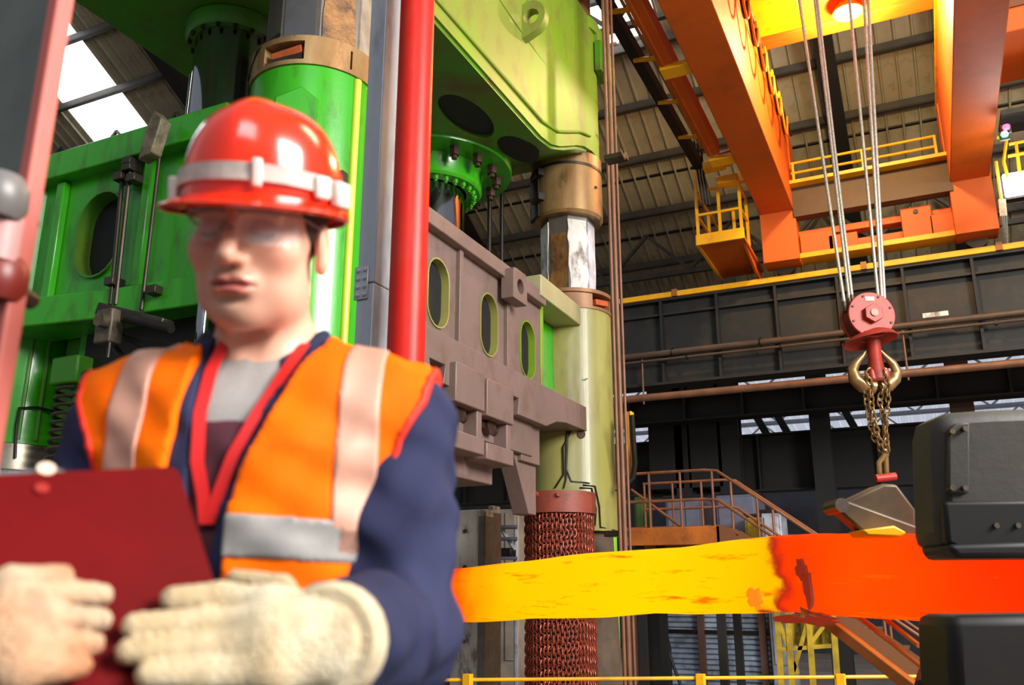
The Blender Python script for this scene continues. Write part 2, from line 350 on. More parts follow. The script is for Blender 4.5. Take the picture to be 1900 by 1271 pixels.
# ---- far column
cbk = root('press_column', (BX, BY, GZ), 'olive press column with flaking white shaft beside the oval-holed beam', 'press column', 'press columns')
z_t, z_b = zB(572), zB(985)
sl = MB().lathe([(.40, z_b), (.57, z_b), (.575, z_b+.02), (.575, z_b+.62), (.57, z_b+.64), (.57, z_t), (.4, z_t+.01)], BX, BY, 64).build('sleeve', olive, cbk)
rb = MB()
for a0, a1 in ((-95, -35), (5, 85), (115, 180), (200, 250)): rb.ring(BX, BY, .43, .57, z_t, z_t+.22, 20, rg(a0), rg(a1))
rb.ring(BX, BY, .38, .6, z_t+.2, z_t+.25, 56); rb.ring(BX, BY, .40, .585, z_t-.02, z_t+.02, 56)
rb.build('top_ring', mat('brown_ring', (150, 108, 74), .45, .3, (110, 76, 50), 3), cbk)
for a in (-15, -108):
    n = Vector((math.cos(rg(a)), math.sin(rg(a)), 0)); s = Vector((-n.y, n.x, 0)); p = Vector((BX, BY, z_t+.09))+n*.5
    MB().bar(p-s*.14, p+s*.14+Vector((0,0,.04)), .12, .08).build('wedge', MATS['orange_wedge'], cbk, .008)
octo(BX, BY, .375, GZ, zB(300)+.3, rg(-90)).build('column_shaft', rodgrey, cbk)
flat_plate(BX, BY, .375, rg(-90), .115, z_t+.24, zB(425), .012, .05).build('grease_patch', rodrust, cbk)
flat_plate(BX, BY, .375, rg(-45), .14, z_t+.24, zB(400), .012, .05).build('paint_patch', whitepaint, cbk)
flat_plate(BX, BY, .375, rg(0), .14, z_t+.24, zB(400), .012, .05).build('paint_patch', mat('blue_white_paint', (206, 210, 222), .35, 0, (150, 150, 160), 4, .8, .3, 20), cbk)
flat_plate(BX, BY, .375, rg(-135), .13, z_t+.24, zB(400), .012, .05).build('paint_patch', whitepaint, cbk)
zc0, zc1 = zB(392), zB(302)
MB().lathe([(.3, zc0), (.47, zc0), (.505, zc0+.04), (.505, zc1+.2), (.3, zc1+.2)], BX, BY, 56).build('lock_nut', collar, cbk)
MB().ring(BX, BY, .36, .515, zc1-.02, zc1+.02, 56).build('nut_seam', dsteel, cbk)
MB().ring(BX, BY, .49, .53, zc0+.01, zc1-.03, 10, rg(-150), rg(-118)).build('clamp_plate', darkmetal, cbk)
for zz in (zc0+.25, zc0+.62):
    for a in (-126,):
        n = Vector((math.cos(rg(a)), math.sin(rg(a)), 0)); s = Vector((-n.y, n.x, 0)); p = Vector((BX, BY, zz))+n*.54
        MB().cyl(p-s*.03, p+s*.14, .045, 12).build('clamp_bolt', bolt_m, cbk); MB().bar(p+s*.14, p+s*.2, .1, .1).build('clamp_nut', darkmetal, cbk)
for px, py in ((1108, 340), (1104, 347)): 
    q = on_cyl(1105, 348, BX, BY, .505)
MB().cyl(q, q+Vector((.012, -.006, 0)), .022, 12).build('pin_hole', black, cbk)
for pts in ([(1062, 795), (1045, 830), (1046, 880), (1030, 905)], [(1052, 800), (1050, 890), (1046, 906)], [(1054, 800), (1051, 870), (1060, 893), (1090, 896), (1144, 910)], [(1076, 905), (1098, 906), (1106, 945), (1104, 975), (1080, 982)], [(1082, 900), (1104, 902), (1112, 940), (1114, 978), (1143, 985)]):
    MB().tube([on_cyl(px, py, BX, BY, .585) for px, py in pts], .011, 6).build('cable', darkmetal, cbk)
q = on_cyl(1084, 698, BX, BY, .572); MB().bar(q+Vector((-.06,-.01,.07)), q+Vector((-.02,-.01,-.06)), .02, .01).build('chalk_mark', whitepaint, cbk)
MB().bar(q+Vector((-.03,-.01,-.05)), q+Vector((.05,-.01,-.04)), .02, .01).build('chalk_mark', whitepaint, cbk)
q = on_cyl(1079, 806, BX, BY, .574); MB().cyl(q, q+Vector((.008, -.02, 0)), .05, 16).build('plug', bolt_m, cbk)
# ---- crown (fixed top yoke)
cr = root('press_yoke', (-5.8, 7.6, 6.47), 'huge lime green press yoke curving over the oval-holed beam', 'press yoke')
XF = -3.72
def zbot(y):
    if y < 8.7: return 6.46
    t = min((y-8.7)/1.9, 1); return 6.46+(3*t*t-2*t**3)*.68
ys = [2.6, 4, 5.2, 6.4, 7.6, 8.7, 9.0, 9.3, 9.6, 9.9, 10.2, 10.5, BY]
plan = [(XF, y) for y in ys]
rB = XF-BX
for k in range(1, 10): a = math.pi/2*k/9; plan.append((BX+rB*math.cos(a), BY+rB*math.sin(a)))
for k in range(1, 7): a = math.pi/2+math.pi/2*k/6; plan.append((BX+rB*math.cos(a), BY+rB*math.sin(a)))
plan += [(-4.72, 10.5), (-5.6, 10.5), (-5.6, BY), (-6.6, BY), (-6.6, 7.6), (-6.6, 2.6)]
n = len(plan); ZT = 9.32
b = MB(); vs = []
for x, y in plan: zb = zbot(y); vs += [(x, y, zb), (x, y, zb+.06), (x, y, ZT)]
fs = []
for i in range(n):
    j = (i+1) % n
    for k in range(2): fs.append((i*3+k, j*3+k, j*3+k+1, i*3+k+1))
fs.append(tuple(i*3+2 for i in range(n)))
cs = len(vs)                                              # underside as strips across x
for y in ys: vs.append((-6.6, y, zbot(y)))
for i in range(len(ys)-1): fs.append((i*3, (i+1)*3, cs+i+1, cs+i))
boss = [i for i in range(len(ys)-1, n-6)]
fs.append(tuple(i*3 for i in boss)+(cs+len(ys)-1,))
b.add(vs, fs); web = b.build('yoke_body', lime, cr, ang=30)
# dark painted belly, slightly below the body, with two oval manholes
def belly(y0, y1, x0, x1, n=18):
    b = MB(); ysb = [y0+(y1-y0)*i/n for i in range(n+1)]; vs = []; fs = []
    for y in ysb:
        for x in (x0, x1): vs += [(x, y, zbot(y)-.05), (x, y, zbot(y)+.02)]
    for i in range(n):
        o = i*4; p = o+4
        fs += [(o, o+2, p+2, p), (o+1, p+1, p+3, o+3), (o, p, p+1, o+1), (o+2, o+3, p+3, p+2)]
    fs += [(0, 1, 3, 2), (n*4, n*4+2, n*4+3, n*4+1)]
    return b.add(vs, fs)
bl = belly(2.6, 10.35, -6.57, XF-.03).build('belly_plate', dgreen, cr, ang=30)
ho = MB()
for (px, py, l, wd) in ((866, 216, .52, .24), (962, 280, .42, .22)):
    q = RZ(px, py, 6.42)
    ho.prism([(q.x+wd*math.cos(t*math.pi/12), q.y+l*math.sin(t*math.pi/12)) for t in range(24)], 'z', 6.2, 6.6+.6*(q.y > 8.4))
cut(bl, ho)
hb = MB()
for (px, py, l, wd) in ((866, 216, .52, .24), (962, 280, .42, .22)):
    q = RZ(px, py, 6.42)
    MB().prism([(q.x+wd*.98*math.cos(t*math.pi/12), q.y+l*.98*math.sin(t*math.pi/12)) for t in range(24)], 'z', zbot(q.y)-.012, zbot(q.y)+.0).build('manhole_shade', black, cr)  # black plate painting the dark inside of each manhole
MB().tube([(XF+.012, 5.0, 6.62), (XF+.012, 8.7, 6.66)]+[(XF+.012, y, zbot(y)+.2) for y in (9.2, 9.6, 10.0, 10.4)], .02, 8).build('weld_bead', lime, cr)
for zz in (7.35, 7.9):
    b = MB(); b.tube([(XF-.01, 6.2, zz+.35), (XF+.006, 8.0, zz+.2)]+[(BX+(rB+.004)*math.cos(a), BY+(rB+.004)*math.sin(a), zz+.2*(1-max(0, a+.6)/2)) for a in (-.4, 0, .4, .8)], .010, 6)
    b.build('weld_bead', lime, cr)
# boss top flange, corner block, lifting eye, tie nut
MB().ring(BX, BY, .3, .54, ZT-.16, ZT+.03, 48, rg(-120), rg(110)).build('boss_flange', lime, cr, .01)
MB().box(BX+.30, BX+.56, BY-.02, BY+.42, ZT-.75, ZT-.02).build('corner_block', lime, cr, .02)
MB().box(BX+.50, BX+.60, BY-.06, BY+.46, ZT-.80, ZT-.30).build('corner_bracket', dgreen, cr, .01)
MB().lathe([(.2, ZT), (.40, ZT), (.41, ZT+.05), (.41, ZT+1.2), (.2, ZT+1.2)], BX, BY, 48).build('tie_nut', collar, cr)
q = RX(986, 36, XF+.10)
lug = MB().prism([(q.x-.30, q.z-.34), (q.x-.02, q.z-.24)]+[(q.x+.2*math.cos(t), q.z+.22*math.sin(t)) for t in [math.radians(a) for a in range(-60, 130, 15)]]+[(q.x-.30, q.z+.22)], 'y', q.y-.06, q.y+.06).build('lifting_eye', lime, cr)
cut(lug, MB().cyl((q.x+.02, q.y-.3, q.z), (q.x+.02, q.y+.3, q.z), .1, 20))
# ---- centre ram hanging from the crown
q = RX(797, 335, -5.4); dq = (q-Vector((0, 0, CZ))).length; u = dq/1620
ram = root('hydraulic_ram', (q.x, q.y, 4.5), 'green flanged hydraulic ram with chrome piston behind the red pipe', 'hydraulic ram')
R1, R2, R3 = 148*u, 95*u, 64*u; z0 = q.z+.06
MB().lathe([(R2*.9, z0), (R1, z0), (R1+.01, z0+.03), (R1, z0+.36), (R1*.86, z0+.40), (R1*.86, 6.45)], q.x, q.y, 64).build('flange', green, ram)
MB().lathe([(R3*1.05, z0-.27), (R2*.96, z0-.27), (R2, z0-.24), (R2, z0-.05), (R2*1.05, z0+.01)], q.x, q.y, 56).build('gland_ring', green, ram)
MB().lathe([(.001, 4.4), (R3, 4.4), (R3, z0), (.1, z0)], q.x, q.y, 48).build('piston', chrome, ram)
for k in range(16):
    a = 2*math.pi*k/16+.1; bolt(ram, (q.x+(R1*.82)*math.cos(a), q.y+(R1*.82)*math.sin(a), z0), .065, -.16)
for k in range(28):
    a = 2*math.pi*k/28; bolt(ram, (q.x+(R2*.86)*math.cos(a), q.y+(R2*.86)*math.sin(a), z0-.27), .035, -.08, m=green, name='gland_bolt')
# ---- chrome main ram, left
RMX, RMY = -5.58, 5.5
mr = root('press_ram', (RMX, RMY, 4.97), 'dark mirror polished steel ram above the worker helmet', 'hydraulic ram')
MB().lathe([(.001, 4.97), (.35, 4.97), (.35, 6.36), (.2, 6.36)], RMX, RMY, 64).build('piston', chrome, mr)
MB().lathe([(.352, 6.24), (.42, 6.24), (.45, 6.28), (.45, 6.40), (.3, 6.40)], RMX, RMY, 64).build('gland_ring', dgreen, mr)
for k in range(16):
    a = 2*math.pi*k/16; bolt(mr, (RMX+.4*math.cos(a), RMY+.4*math.sin(a), 6.245), .022, -.05)
# ---- moving crosshead
ch = root('press_crosshead', (-5.9, 7.6, 3.15), 'moving press crosshead beam with oval openings, mauve side and green front', 'press beam')
MB().box(-8.1, -4.55, 5.45, 10.1, 3.2, 4.42).build('core', dgreen, ch)
XS = -3.95
plate = MB().box(XS-.10, XS, 5.2, 9.2, 3.40, 4.46).build('side_plate', mauve, ch)
ovs = [(5.66, 3.86), (6.72, 3.88), (7.78, 3.86), (8.76, 3.83)]
cc = MB()
for y, z in ovs: cc.prism(stadium(y, z, .205, .345), 'x', XS-.5, XS+.3)
cut(plate, cc)
for i, (y, z) in enumerate(ovs):
    outp = stadium(y, z, .205, .345); inn = stadium(y, z, .19, .33); k = len(outp); b = MB()
    vs = [(XS-.06, u_, v_) for u_, v_ in outp]+[(XS+.015, u_, v_) for u_, v_ in outp]+[(XS+.015, u_, v_) for u_, v_ in inn]+[(XS-.075, u_, v_) for u_, v_ in inn]
    fs = []
    for r_ in range(3): fs += [(r_*k+i_, r_*k+(i_+1) % k, (r_+1)*k+(i_+1) % k, (r_+1)*k+i_) for i_ in range(k)]
    b.add(vs, fs).build('oval_liner', olive if i < 3 else lime, ch)
    MB().prism(inn, 'x', XS-.085, XS-.07).build('oval_shade_plate', black, ch)  # black plate close behind the opening, painted as its dark interior
MB().box(XS-.5, XS+.10, 5.2, 9.1, 4.44, 4.60).build('top_flange', mauve, ch, .01)
tf = MB().prism([(XS-.5, 8.9), (XS+.12, 8.9), (XS+.10, 10.25), (XS-.5, 10.5)], 'z', 4.52, 4.78).build('end_flange', mat('pale_olive', (166, 160, 120), .45, 0, (140, 134, 92), 2), ch, .01)
for px, in ((848,), (937,)):
    y = RX(px, 560, XS).y; MB().box(XS-.02, XS+.05, y-.035, y+.035, 3.42, 4.45).build('side_rib', mauve, ch, .008)
MB().box(XS-.5, XS-.25, 9.15, 10.3, 3.4, 4.5).build('end_web', green, ch)
MB().box(XS-.3, XS+.02, 9.12, 9.2, 3.42, 4.52).build('end_rib', lime, ch, .01)
# lower flange with dovetail notches along its lower edge, arched up towards the far column
edge = []
def zl(y): return 3.12-(0.0 if y > 8.2 else .02)
y = 5.2; pts = [(10.3, 3.44), (5.2, 3.44)]
notch = [RX(812, 690, XS+.12).y, RX(905, 735, XS+.12).y, RX(953, 762, XS+.12).y]
low = [(5.2, 2.98)]
for yn in notch: low += [(yn-.11, 2.98), (yn-.16, 3.16), (yn+.13, 3.16), (yn+.09, 2.98)]
low += [(9.0, 2.98), (9.3, 3.08), (9.6, 3.12), (10.3, 3.13)]
lf = MB().prism(pts+low, 'x', XS-.6, XS+.13).build('lower_flange', mauve, ch, .008)
MB().box(XS-.7, XS+.02, 5.2, 8.85, 2.62, 2.99).build('die_holder', mauve, ch, .01)
for px0, px1, py0, py1 in ((838, 893, 705, 825), (897, 947, 735, 845)):
    p0, p1 = RX(px0, (py0+py1)/2, XS+.16), RX(px1, (py0+py1)/2, XS+.16); zt, zb = p1.z+.42, p1.z-.30
    y0, y1 = p0.y, p1.y
    clp = MB().box(XS-.1, XS+.2, y0, y1, zt-.42, zt-.05).build('die_clamp', mauve, ch, .012)
    MB().box(XS-.1, XS+.17, y1-.10, y1, zb-.05, zt-.2).build('clamp_cheek', mauve, clp, .012)
    MB().box(XS-.1, XS+.20, y0, y1, zb-.12, zb+.04).build('clamp_foot', mauve, clp, .012)
    MB().cyl((XS+.02, y0, (zt+zb)/2-.08), (XS+.02, y1-.1, (zt+zb)/2-.12), .055, 14).build('clamp_screw', bolt_m, clp)
    MB().prism([((y0+y1)/2+a_, (zt+zb)/2-.1+b_) for a_, b_ in hexpts(.1)], 'x', XS+.0, XS+.10).build('clamp_nut', bolt_m, clp)
MB().box(XS-.9, XS-.05, 5.4, 8.0, 2.22, 2.62).build('upper_die', mauve, ch, .012)
MB().prism([(8.3, 2.95), (9.1, 2.95), (9.1, 2.0), (8.9, 2.0)], 'x', XS-.25, XS-.05).build('stop_gusset', mauve, ch, .01)
MB().box(XS-.6, XS-.0, 8.6, 9.1, 2.55, 3.0).build('stop_block', mauve, ch, .01)
q = RX(966, 532, XS+.2)
lug = MB().prism([(q.y-.19, q.z-.17), (q.y+.17, q.z-.17)]+[(q.y+.12+.05*math.cos(t), q.z+.13+.05*math.sin(t)) for t in (0, .8, 1.57)]+[(q.y-.14+.05*math.cos(t), q.z+.13+.05*math.sin(t)) for t in (1.57, 2.3, 3.14)], 'x', XS+.06, XS+.20).build('lifting_eye', mauve, ch)
cut(lug, MB().cyl((XS-.4, q.y, q.z), (XS+.6, q.y, q.z), .085, 20))
# green front face
YF = 4.78
fp = MB().box(-8.3, -4.72, YF, YF+.12, 3.42, 4.95).build('front_plate', green, ch)
oq = RY(187, 435, YF); oo = stadium(oq.x, oq.z, .27, .40)
cut(fp, MB().prism(oo, 'y', YF-.3, YF+.4))
inn = stadium(oq.x, oq.z, .255, .385); k = len(oo)
b = MB(); vs = [(u_, YF+.05, v_) for u_, v_ in oo]+[(u_, YF-.03, v_) for u_, v_ in oo]+[(u_, YF-.03, v_) for u_, v_ in inn]+[(u_, YF+.13, v_) for u_, v_ in inn]; fs = []
for r_ in range(3): fs += [(r_*k+i_, r_*k+(i_+1) % k, (r_+1)*k+(i_+1) % k, (r_+1)*k+i_) for i_ in range(k)]
b.add(vs, fs).build('oval_liner', dgreen, ch); MB().prism(inn, 'y', YF+.12, YF+.14).build('oval_shade_plate', black, ch)  # black plate stands in for the shade inside the front oval
MB().box(-8.3, -4.72, YF-.14, YF+.2, 4.72, 4.97).build('front_top_flange', green, ch, .012)
MB().prism([(-8.3, YF+.2), (-8.3, YF-.05), (-7.6, YF-.22), (-6.6, YF-.24), (-5.8, YF-.12), (-4.72, YF-.06), (-4.72, YF+.2)], 'z', 3.30, 3.55).build('front_ledge', green, ch, .012)
for px, rr in ((112, .05), (272, .045)):
    q = RY(px, 435, YF); MB().box(q.x-rr, q.x+rr, YF-.07, YF, 3.56, 4.7).build('front_rib', green, ch, .01)
MB().box(-8.3, -4.72, YF+.36, 5.5, 3.3, 4.9).build('front_core', dgreen, ch)
MB().box(-6.35, -4.75, YF+.15, 5.6, 2.3, 3.3).build('front_underframe', mat('brown_black', (26, 24, 20), .5, .2, (40, 36, 24), 3), ch)  # near-black block filling the recess under the front ledge
q = RY(185, 690, 5.0); MB().box(q.x-.24, q.x+.24, 4.95, 5.3, q.z-.3, q.z+.35).build('guide_block', green, ch, .015)
q = RY(125, 700, 5.0); MB().box(q.x-.14, q.x+.12, 5.05, 5.4, q.z-.5, q.z+.5).build('guide_rail', dgreen, ch, .015)
q = RY(125, 800, 4.9); 
sp = []
for t in range(120): a = t*.55; sp.append((q.x+.13*math.cos(a), q.y+.13*math.sin(a), q.z-.35+t*.0062))
MB().tube(sp, .016, 6).build('coil_spring', dsteel, ch)
MB().box(q.x-.16, q.x+.16, q.y-.12, q.y+.2, q.z+.38, q.z+.62).build('spring_cap', dgreen, ch, .02)
# hydraulic pipes and valve on the front face
hp = root('hydraulic_pipework', (-5.8, YF-.1, 3.2), 'thin dark hydraulic pipes with clamps on the green front beam', 'pipes')
def P4(px, py, off=.12): return RY(px, py, YF-off)
for pts, r_ in (([(232, 275), (205, 565)], .018), ([(244, 290), (214, 565)], .018), ([(300, 225), (296, 290), (262, 575)], .015)):
    MB().tube([P4(*p) for p in pts], r_, 8).build('pipe', mat('pipe_steel', (70, 60, 54), .35, .7, (44, 36, 32), 6), hp)
MB().tube([P4(186, 288), P4(196, 268), P4(228, 268), P4(234, 285)], .016, 8).build('pipe', MATS['pipe_steel'], hp)
for px, py in ((238, 300), (222, 328), (246, 330), (206, 522), (284, 538), (238, 310)):
    q = P4(px, py, .14); MB().box(q.x-.05, q.x+.05, q.y-.03, q.y+.1, q.z-.035, q.z+.035).build('pipe_clamp', dsteel, hp, .006)
q = P4(285, 255, .3); MB().prism([(q.x-.09, q.z-.2), (q.x+.05, q.z-.16), (q.x+.12, q.z+.12), (q.x+.02, q.z+.22), (q.x-.05, q.z+.05)], 'y', q.y-.05, q.y+.06).build('pipe_bracket', mat('grimy_bracket', (120, 108, 84), .6, .2, (70, 60, 44), 8, .8, .4, 30), hp, .01)
p0, p1 = P4(190, 575, .25), P4(310, 605, .25)
MB().bar(p0, p1, .12, .10).build('valve_rail', dsteel, hp, .01)
MB().tube([P4(235, 590, .34), P4(318, 610, .34)], .035, 12).build('valve_rod', darkmetal, hp)
q = P4(203, 605, .34); MB().box(q.x-.10, q.x+.07, q.y-.05, q.y+.08, q.z-.14, q.z+.13).build('valve_body', mat('valve_grey', (104, 92, 76), .5, .3, (60, 50, 40), 9, .8), hp, .015)
MB().cyl(q+Vector((.02, -.05, .02)), q+Vector((.02, -.12, .02)), .055, 16).build('valve_cap', MATS['valve_grey'], hp)
MB().cyl(q+Vector((.05, -.02, -.14)), q+Vector((.05, -.02, -.26)), .014, 8).build('valve_stem', darkmetal, hp)
for pts in ([(210, 640), (240, 680), (285, 660), (330, 690)], [(225, 620), (262, 640), (300, 640), (320, 660)]):
    MB().tube([P4(*p, .2) for p in pts], .025, 8).build('hose', darkmetal, hp)
MB().cyl(P4(163, 700, .1), P4(185, 705, .25), .06, 14).build('valve_knob', dsteel, hp)
q0, q1 = RY(351, 140, 5.5), RY(345, 232, 5.5)
rd = root('guide_rod', (q1.x, 5.5, 4.9), 'thin chrome rod standing left of the polished ram', 'rod')
MB().tube([(q1.x, 5.5, 4.5), (q1.x, 5.5, q0.z)], .022, 10).build('rod', chrome, rd); MB().cyl((q1.x, 5.5, q1.z-.05), (q1.x, 5.5, q1.z+.05), .045, 12).build('rod_clamp', dsteel, rd)
q = RY(382, 545, 4.62); rd = root('guide_rod', (q.x, q.y, 2.0), 'bright guide rod behind the jaw of the worker', 'rod')
MB().tube([(q.x, q.y, 2.0), (q.x, q.y, 4.0)], .05, 16).build('rod', chrome, rd); MB().cyl((q.x, q.y, 2.0), (q.x, q.y, 2.2), .08, 16).build('rod_foot', dsteel, rd)
# tie rods below the ram flange
for px, top, nm in ((908, 365, 'left'), (931, 345, 'right')):
    q = RX(px, 430, -5.0); z1 = RX(px, top, -5.0).z
    t = root('tie_rod', (q.x, q.y, 4.5), 'slim dark tie rod under the green flange, %s one of the pair' % nm, 'tie rod', 'tie rods')
    MB().tube([(q.x, q.y, 4.5), (q.x, q.y, z1)], .03, 10).build('rod', darkmetal, t); bolt(t, (q.x, q.y, z1), .075, .15)
# ---- lower bed: chain curtain around the far column
q = RD(1017, 1000, 10.15); cx, cyy = q.x, q.y+.35
cc_ = root('chain_curtain', (cx, cyy, GZ), 'rust red chain curtain hanging from a bolted steel band', 'chain curtain')
rc = .395; zb1, zb0 = RD(1017, 906, 10.0).z, RD(1017, 948, 10.0).z
MB().ring(cx, cyy, rc+.02, rc+.05, zb0, zb1, 40, rg(-200), rg(20)).build('band', redprimer, cc_)
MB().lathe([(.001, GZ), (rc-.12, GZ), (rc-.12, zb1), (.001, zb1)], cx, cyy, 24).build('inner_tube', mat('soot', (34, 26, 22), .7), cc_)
for px in (972, 996, 1037): 
    p = on_cyl(px, 917 if px > 980 else 921, cx, cyy, rc+.05); n = (p-Vector((cx, cyy, p.z))).normalized()
    MB().cyl(p, p+n*.04, .03, 8).build('band_bolt', redprimer, cc_)
link = MB(); LP = .062
zz = zb0+.02; k = 0
def ringlink(rx, rz, r, seg=10): return [(rx*math.cos(2*math.pi*i/seg), 0, rz*math.sin(2*math.pi*i/seg)) for i in range(seg)]
strand = MB()
while zz > GZ+.3:
    base = ringlink(.026, .048, .008)
    if k % 2: base = [(p[0]*.35, p[0]*.9, p[2]) for p in base]
    strand.tube([(p[0]+(.006 if k % 4 == 0 else -.006 if k % 4 == 2 else 0), p[1], p[2]+zz) for p in base], .0095, 5, True); zz -= LP; k += 1
sme = strand.mesh('chain_strand', (0, 0, 0)); sme.materials.append(mat('rusty_chain', (168, 78, 56), .42, .4, (110, 50, 38), 12, .8))
ns = 30
for i in range(ns):
    a = rg(-195)+rg(210)*i/(ns-1)
    o = put('chain_strand', sme, cc_); o.location = (rc*math.cos(a), rc*math.sin(a), -GZ+random.uniform(-.02, .02)); o.rotation_euler = (0, 0, a+math.pi/2+random.uniform(-.25, .25)); o['kind'] = 'stuff'
# press pit pedestal beside the column, lime pole
pl = root('column_footing', (BX+.25, BY+.1, GZ), 'rough dark footing hugging the base of the olive column', 'footing')
MB().lathe([(.001, GZ), (.62, GZ), (.60, .1), (.5, .35), (.45, z_b), (.2, z_b)], BX+.05, BY+.05, 32).build('footing_body', mat('grimy_concrete', (86, 70, 56), .8, 0, (60, 46, 36), 2, .8, .6, 10), pl)
for a in (-60, -20): bolt(pl, (BX+.05+.5*math.cos(rg(a)), BY+.05+.5*math.sin(rg(a)), .15), .05, .12)
q = RD(1139, 1150, 11.6); lp = root('guard_post', (q.x, q.y, GZ), 'lime green round post right of the chain curtain', 'post')
MB().cyl((q.x, q.y, GZ), (q.x, q.y, 2.15), .075, 20).build('post', mat('lime_post', (128, 196, 24), .4, 0, (104, 150, 24), 3), lp); MB().cyl((q.x, q.y, GZ), (q.x, q.y, GZ+.04), .15, 20).build('base_plate', darkmetal, lp)
# ---- foreground pipes: red pipe, galvanised post, brown riser tubes
q = RD(764, 330, 5.0); rp = root('red_pipe', (q.x, q.y, GZ), 'glossy red vertical pipe in front of the press', 'pipe')
MB().tube([(q.x, q.y, GZ), (q.x, q.y, 7.2)], .103, 40).build('pipe', redpipe, rp)
for zz in (GZ, 6.6): MB().cyl((q.x, q.y, zz), (q.x, q.y, zz+.06), .16, 32).build('flange', redpipe, rp)
q = RD(703, 330, 5.25); gp = root('galvanised_post', (q.x, q.y, GZ), 'pale galvanised strut post left of the red pipe', 'post')
hx, hy = .058, .085
MB().box(q.x-hx, q.x+hx, q.y-hy, q.y+hy, GZ, 2.88).build('post', greypost, gp, .006); MB().box(q.x-hx, q.x+hx, q.y-hy, q.y+hy, 2.886, 7.2).build('post', greypost, gp, .006)
pz = 2.886
MB().box(q.x-hx-.012, q.x+hx*.4, q.y-hy-.012, q.y-hy, pz-.1, pz+.1).build('splice_plate', mat('splice_zinc', (190, 190, 194), .35, .6, (160, 160, 160), 9), gp, .003)
for i in range(4):
    for j in range(2): bolt(gp, (q.x-hx+.015+j*.045, q.y-hy-.012, pz-.075+i*.05), .013, .014, (math.pi/2, 0, 0), MATS['splice_zinc'])
MB().box(q.x-.12, q.x+.12, q.y-.14, q.y+.14, GZ, GZ+.02).build('base_plate', greypost, gp)
rt = root('riser_tubes', (RD(1150, 700, 10.5).x, RD(1150, 700, 10.5).y, GZ), 'cluster of slim brown riser tubes right of the olive column', 'pipes')
for i, (px, r_) in enumerate(((1141, .022), (1149, .03), (1158, .018))):
    q = RD(px, 700, 10.5+.1*i); MB().tube([(q.x, q.y, GZ), (q.x, q.y, 9.3)], r_, 10).build('tube', brownpipe, rt)
for py in (290, 990):
    q = RD(1146, py, 10.4); MB().box(q.x-.16, q.x+.10, q.y-.04, q.y+.12, q.z-.035, q.z+.035).build('tube_clamp', dsteel, rt, .008)
    MB().tube([q+Vector((.05, -.05, .05)), q+Vector((.11, -.06, -.09))], .015, 6).build('clamp_pin', brownpipe, rt)
q0 = RD(1160, 900, 10.9); MB().tube([q0, RD(1175, 885, 10.9), RD(1178, 860, 10.9), RD(1172, 770, 10.9)], .035, 10).build('cable_loop', darkmetal, rt)
q0, q1 = RD(1162, 772, 11.2), RD(1175, 888, 11.2)
yp = root('yellow_guard_plate', (q0.x, q0.y, q1.z), 'narrow yellow guard plate with round lower corner behind riser tubes', 'guard')
MB().box(q0.x-.03, q0.x+.07, q0.y-.05, q0.y+.05, q1.z, q0.z+.05).build('plate', mat('amber_plate', (196, 130, 40), .5, 0, (150, 96, 30), 4), yp, .03)
MB().box(q0.x+.06, q0.x+.085, q0.y-.06, q0.y+.06, q1.z+.02, q0.z+.05).build('edge', yellow, yp, .008)
# ================================================================ runway girder and overhead crane
rw = root('runway_girder', (0, 19.7, 5.8), 'long dark plate girder carrying the yellow crane rail', 'girder')
x0, x1 = -14., 9.5
MB().box(x0, x1, 19.66, 19.74, 5.86, 7.86).build('web', runway, rw)
MB().box(x0, x1, 19.45, 19.95, 7.84, 7.92).build('top_flange', runway, rw); MB().box(x0, x1, 19.45, 19.95, 5.80, 5.86).build('bottom_flange', blackgirder, rw)
b = MB().box(x0, x1, 19.40, 19.50, 7.90, 8.03).build('rail_edge', yellow, rw, .01)
MB().box(x0, x1, 19.62, 19.72, 7.92, 8.06).build('rail', dsteel, rw)
MB().box(x0, x1, 19.52, 19.68, 7.5, 7.55).build('web_ledge', runway, rw)
x = -11.93
me = MB().box(-.03, .03, -.2, 0, 0, 1.98).mesh('stiffener'); me.materials.append(blackgirder)
while x < 9: put('stiffener', me, rw, loc=(x, 19.66, 5.86)); x += 1.33
me = MB().box(-.06, .06, -.05, .1, -.1, .07).mesh('rail_clip'); me.materials.append(mat('rust_clip', (150, 90, 30), .5))
for x in (-4.9, -.7, 1.9, -9.0): put('rail_clip', me, rw, loc=(x, 19.42, 8.0))
MB().box(.32, .8, 19.28, 19.32, 6.62, 6.72).build('name_plate', whitepaint, rw)
for z, r_, lab in ((6.52, .075, 'dark brown pipe clamped along the runway girder'), (5.50, .085, 'rusty orange-brown pipe hung below the runway girder')):
    t = root('wall_pipe', (0, 19.35, z), lab, 'pipe')
    MB().tube([(x0, 19.35, z), (x1, 19.35, z)], r_, 14).build('pipe', brownpipe if r_ > .08 else mat('dark_brown_pipe', (84, 64, 50), .5, .1, (60, 46, 38), 3), t)
    xs = [-5.0, -3.0, -1.2, 2.6, 5.0] if r_ < .08 else [-5.75, -.1, 4.2]
    for xx in xs:
        if r_ < .08: MB().tube([(xx, 19.35+.1*math.cos(a), z+.1*math.sin(a)) for a in [i*.6283 for i in range(10)]], .02, 6, True).build('pipe_clamp', darkmetal, t)
        else: MB().cyl((xx, 19.35, z-.15), (xx, 19.35, 6.42), .022, 8).build('hanger', brownpipe, t)
t = root('wall_conduit', (0, 19.3, 6.36), 'thin conduit running just under the dark brown pipe', 'pipe'); MB().tube([(x0, 19.3, 6.36), (x1, 19.3, 6.36)], .03, 8).build('conduit', MATS['dark_brown_pipe'], t)
for i in range(9): MB().box(-11+i*2.1, -10.95+i*2.1, 19.27, 19.40, 6.32, 6.40).build('conduit_clip', darkmetal, t)
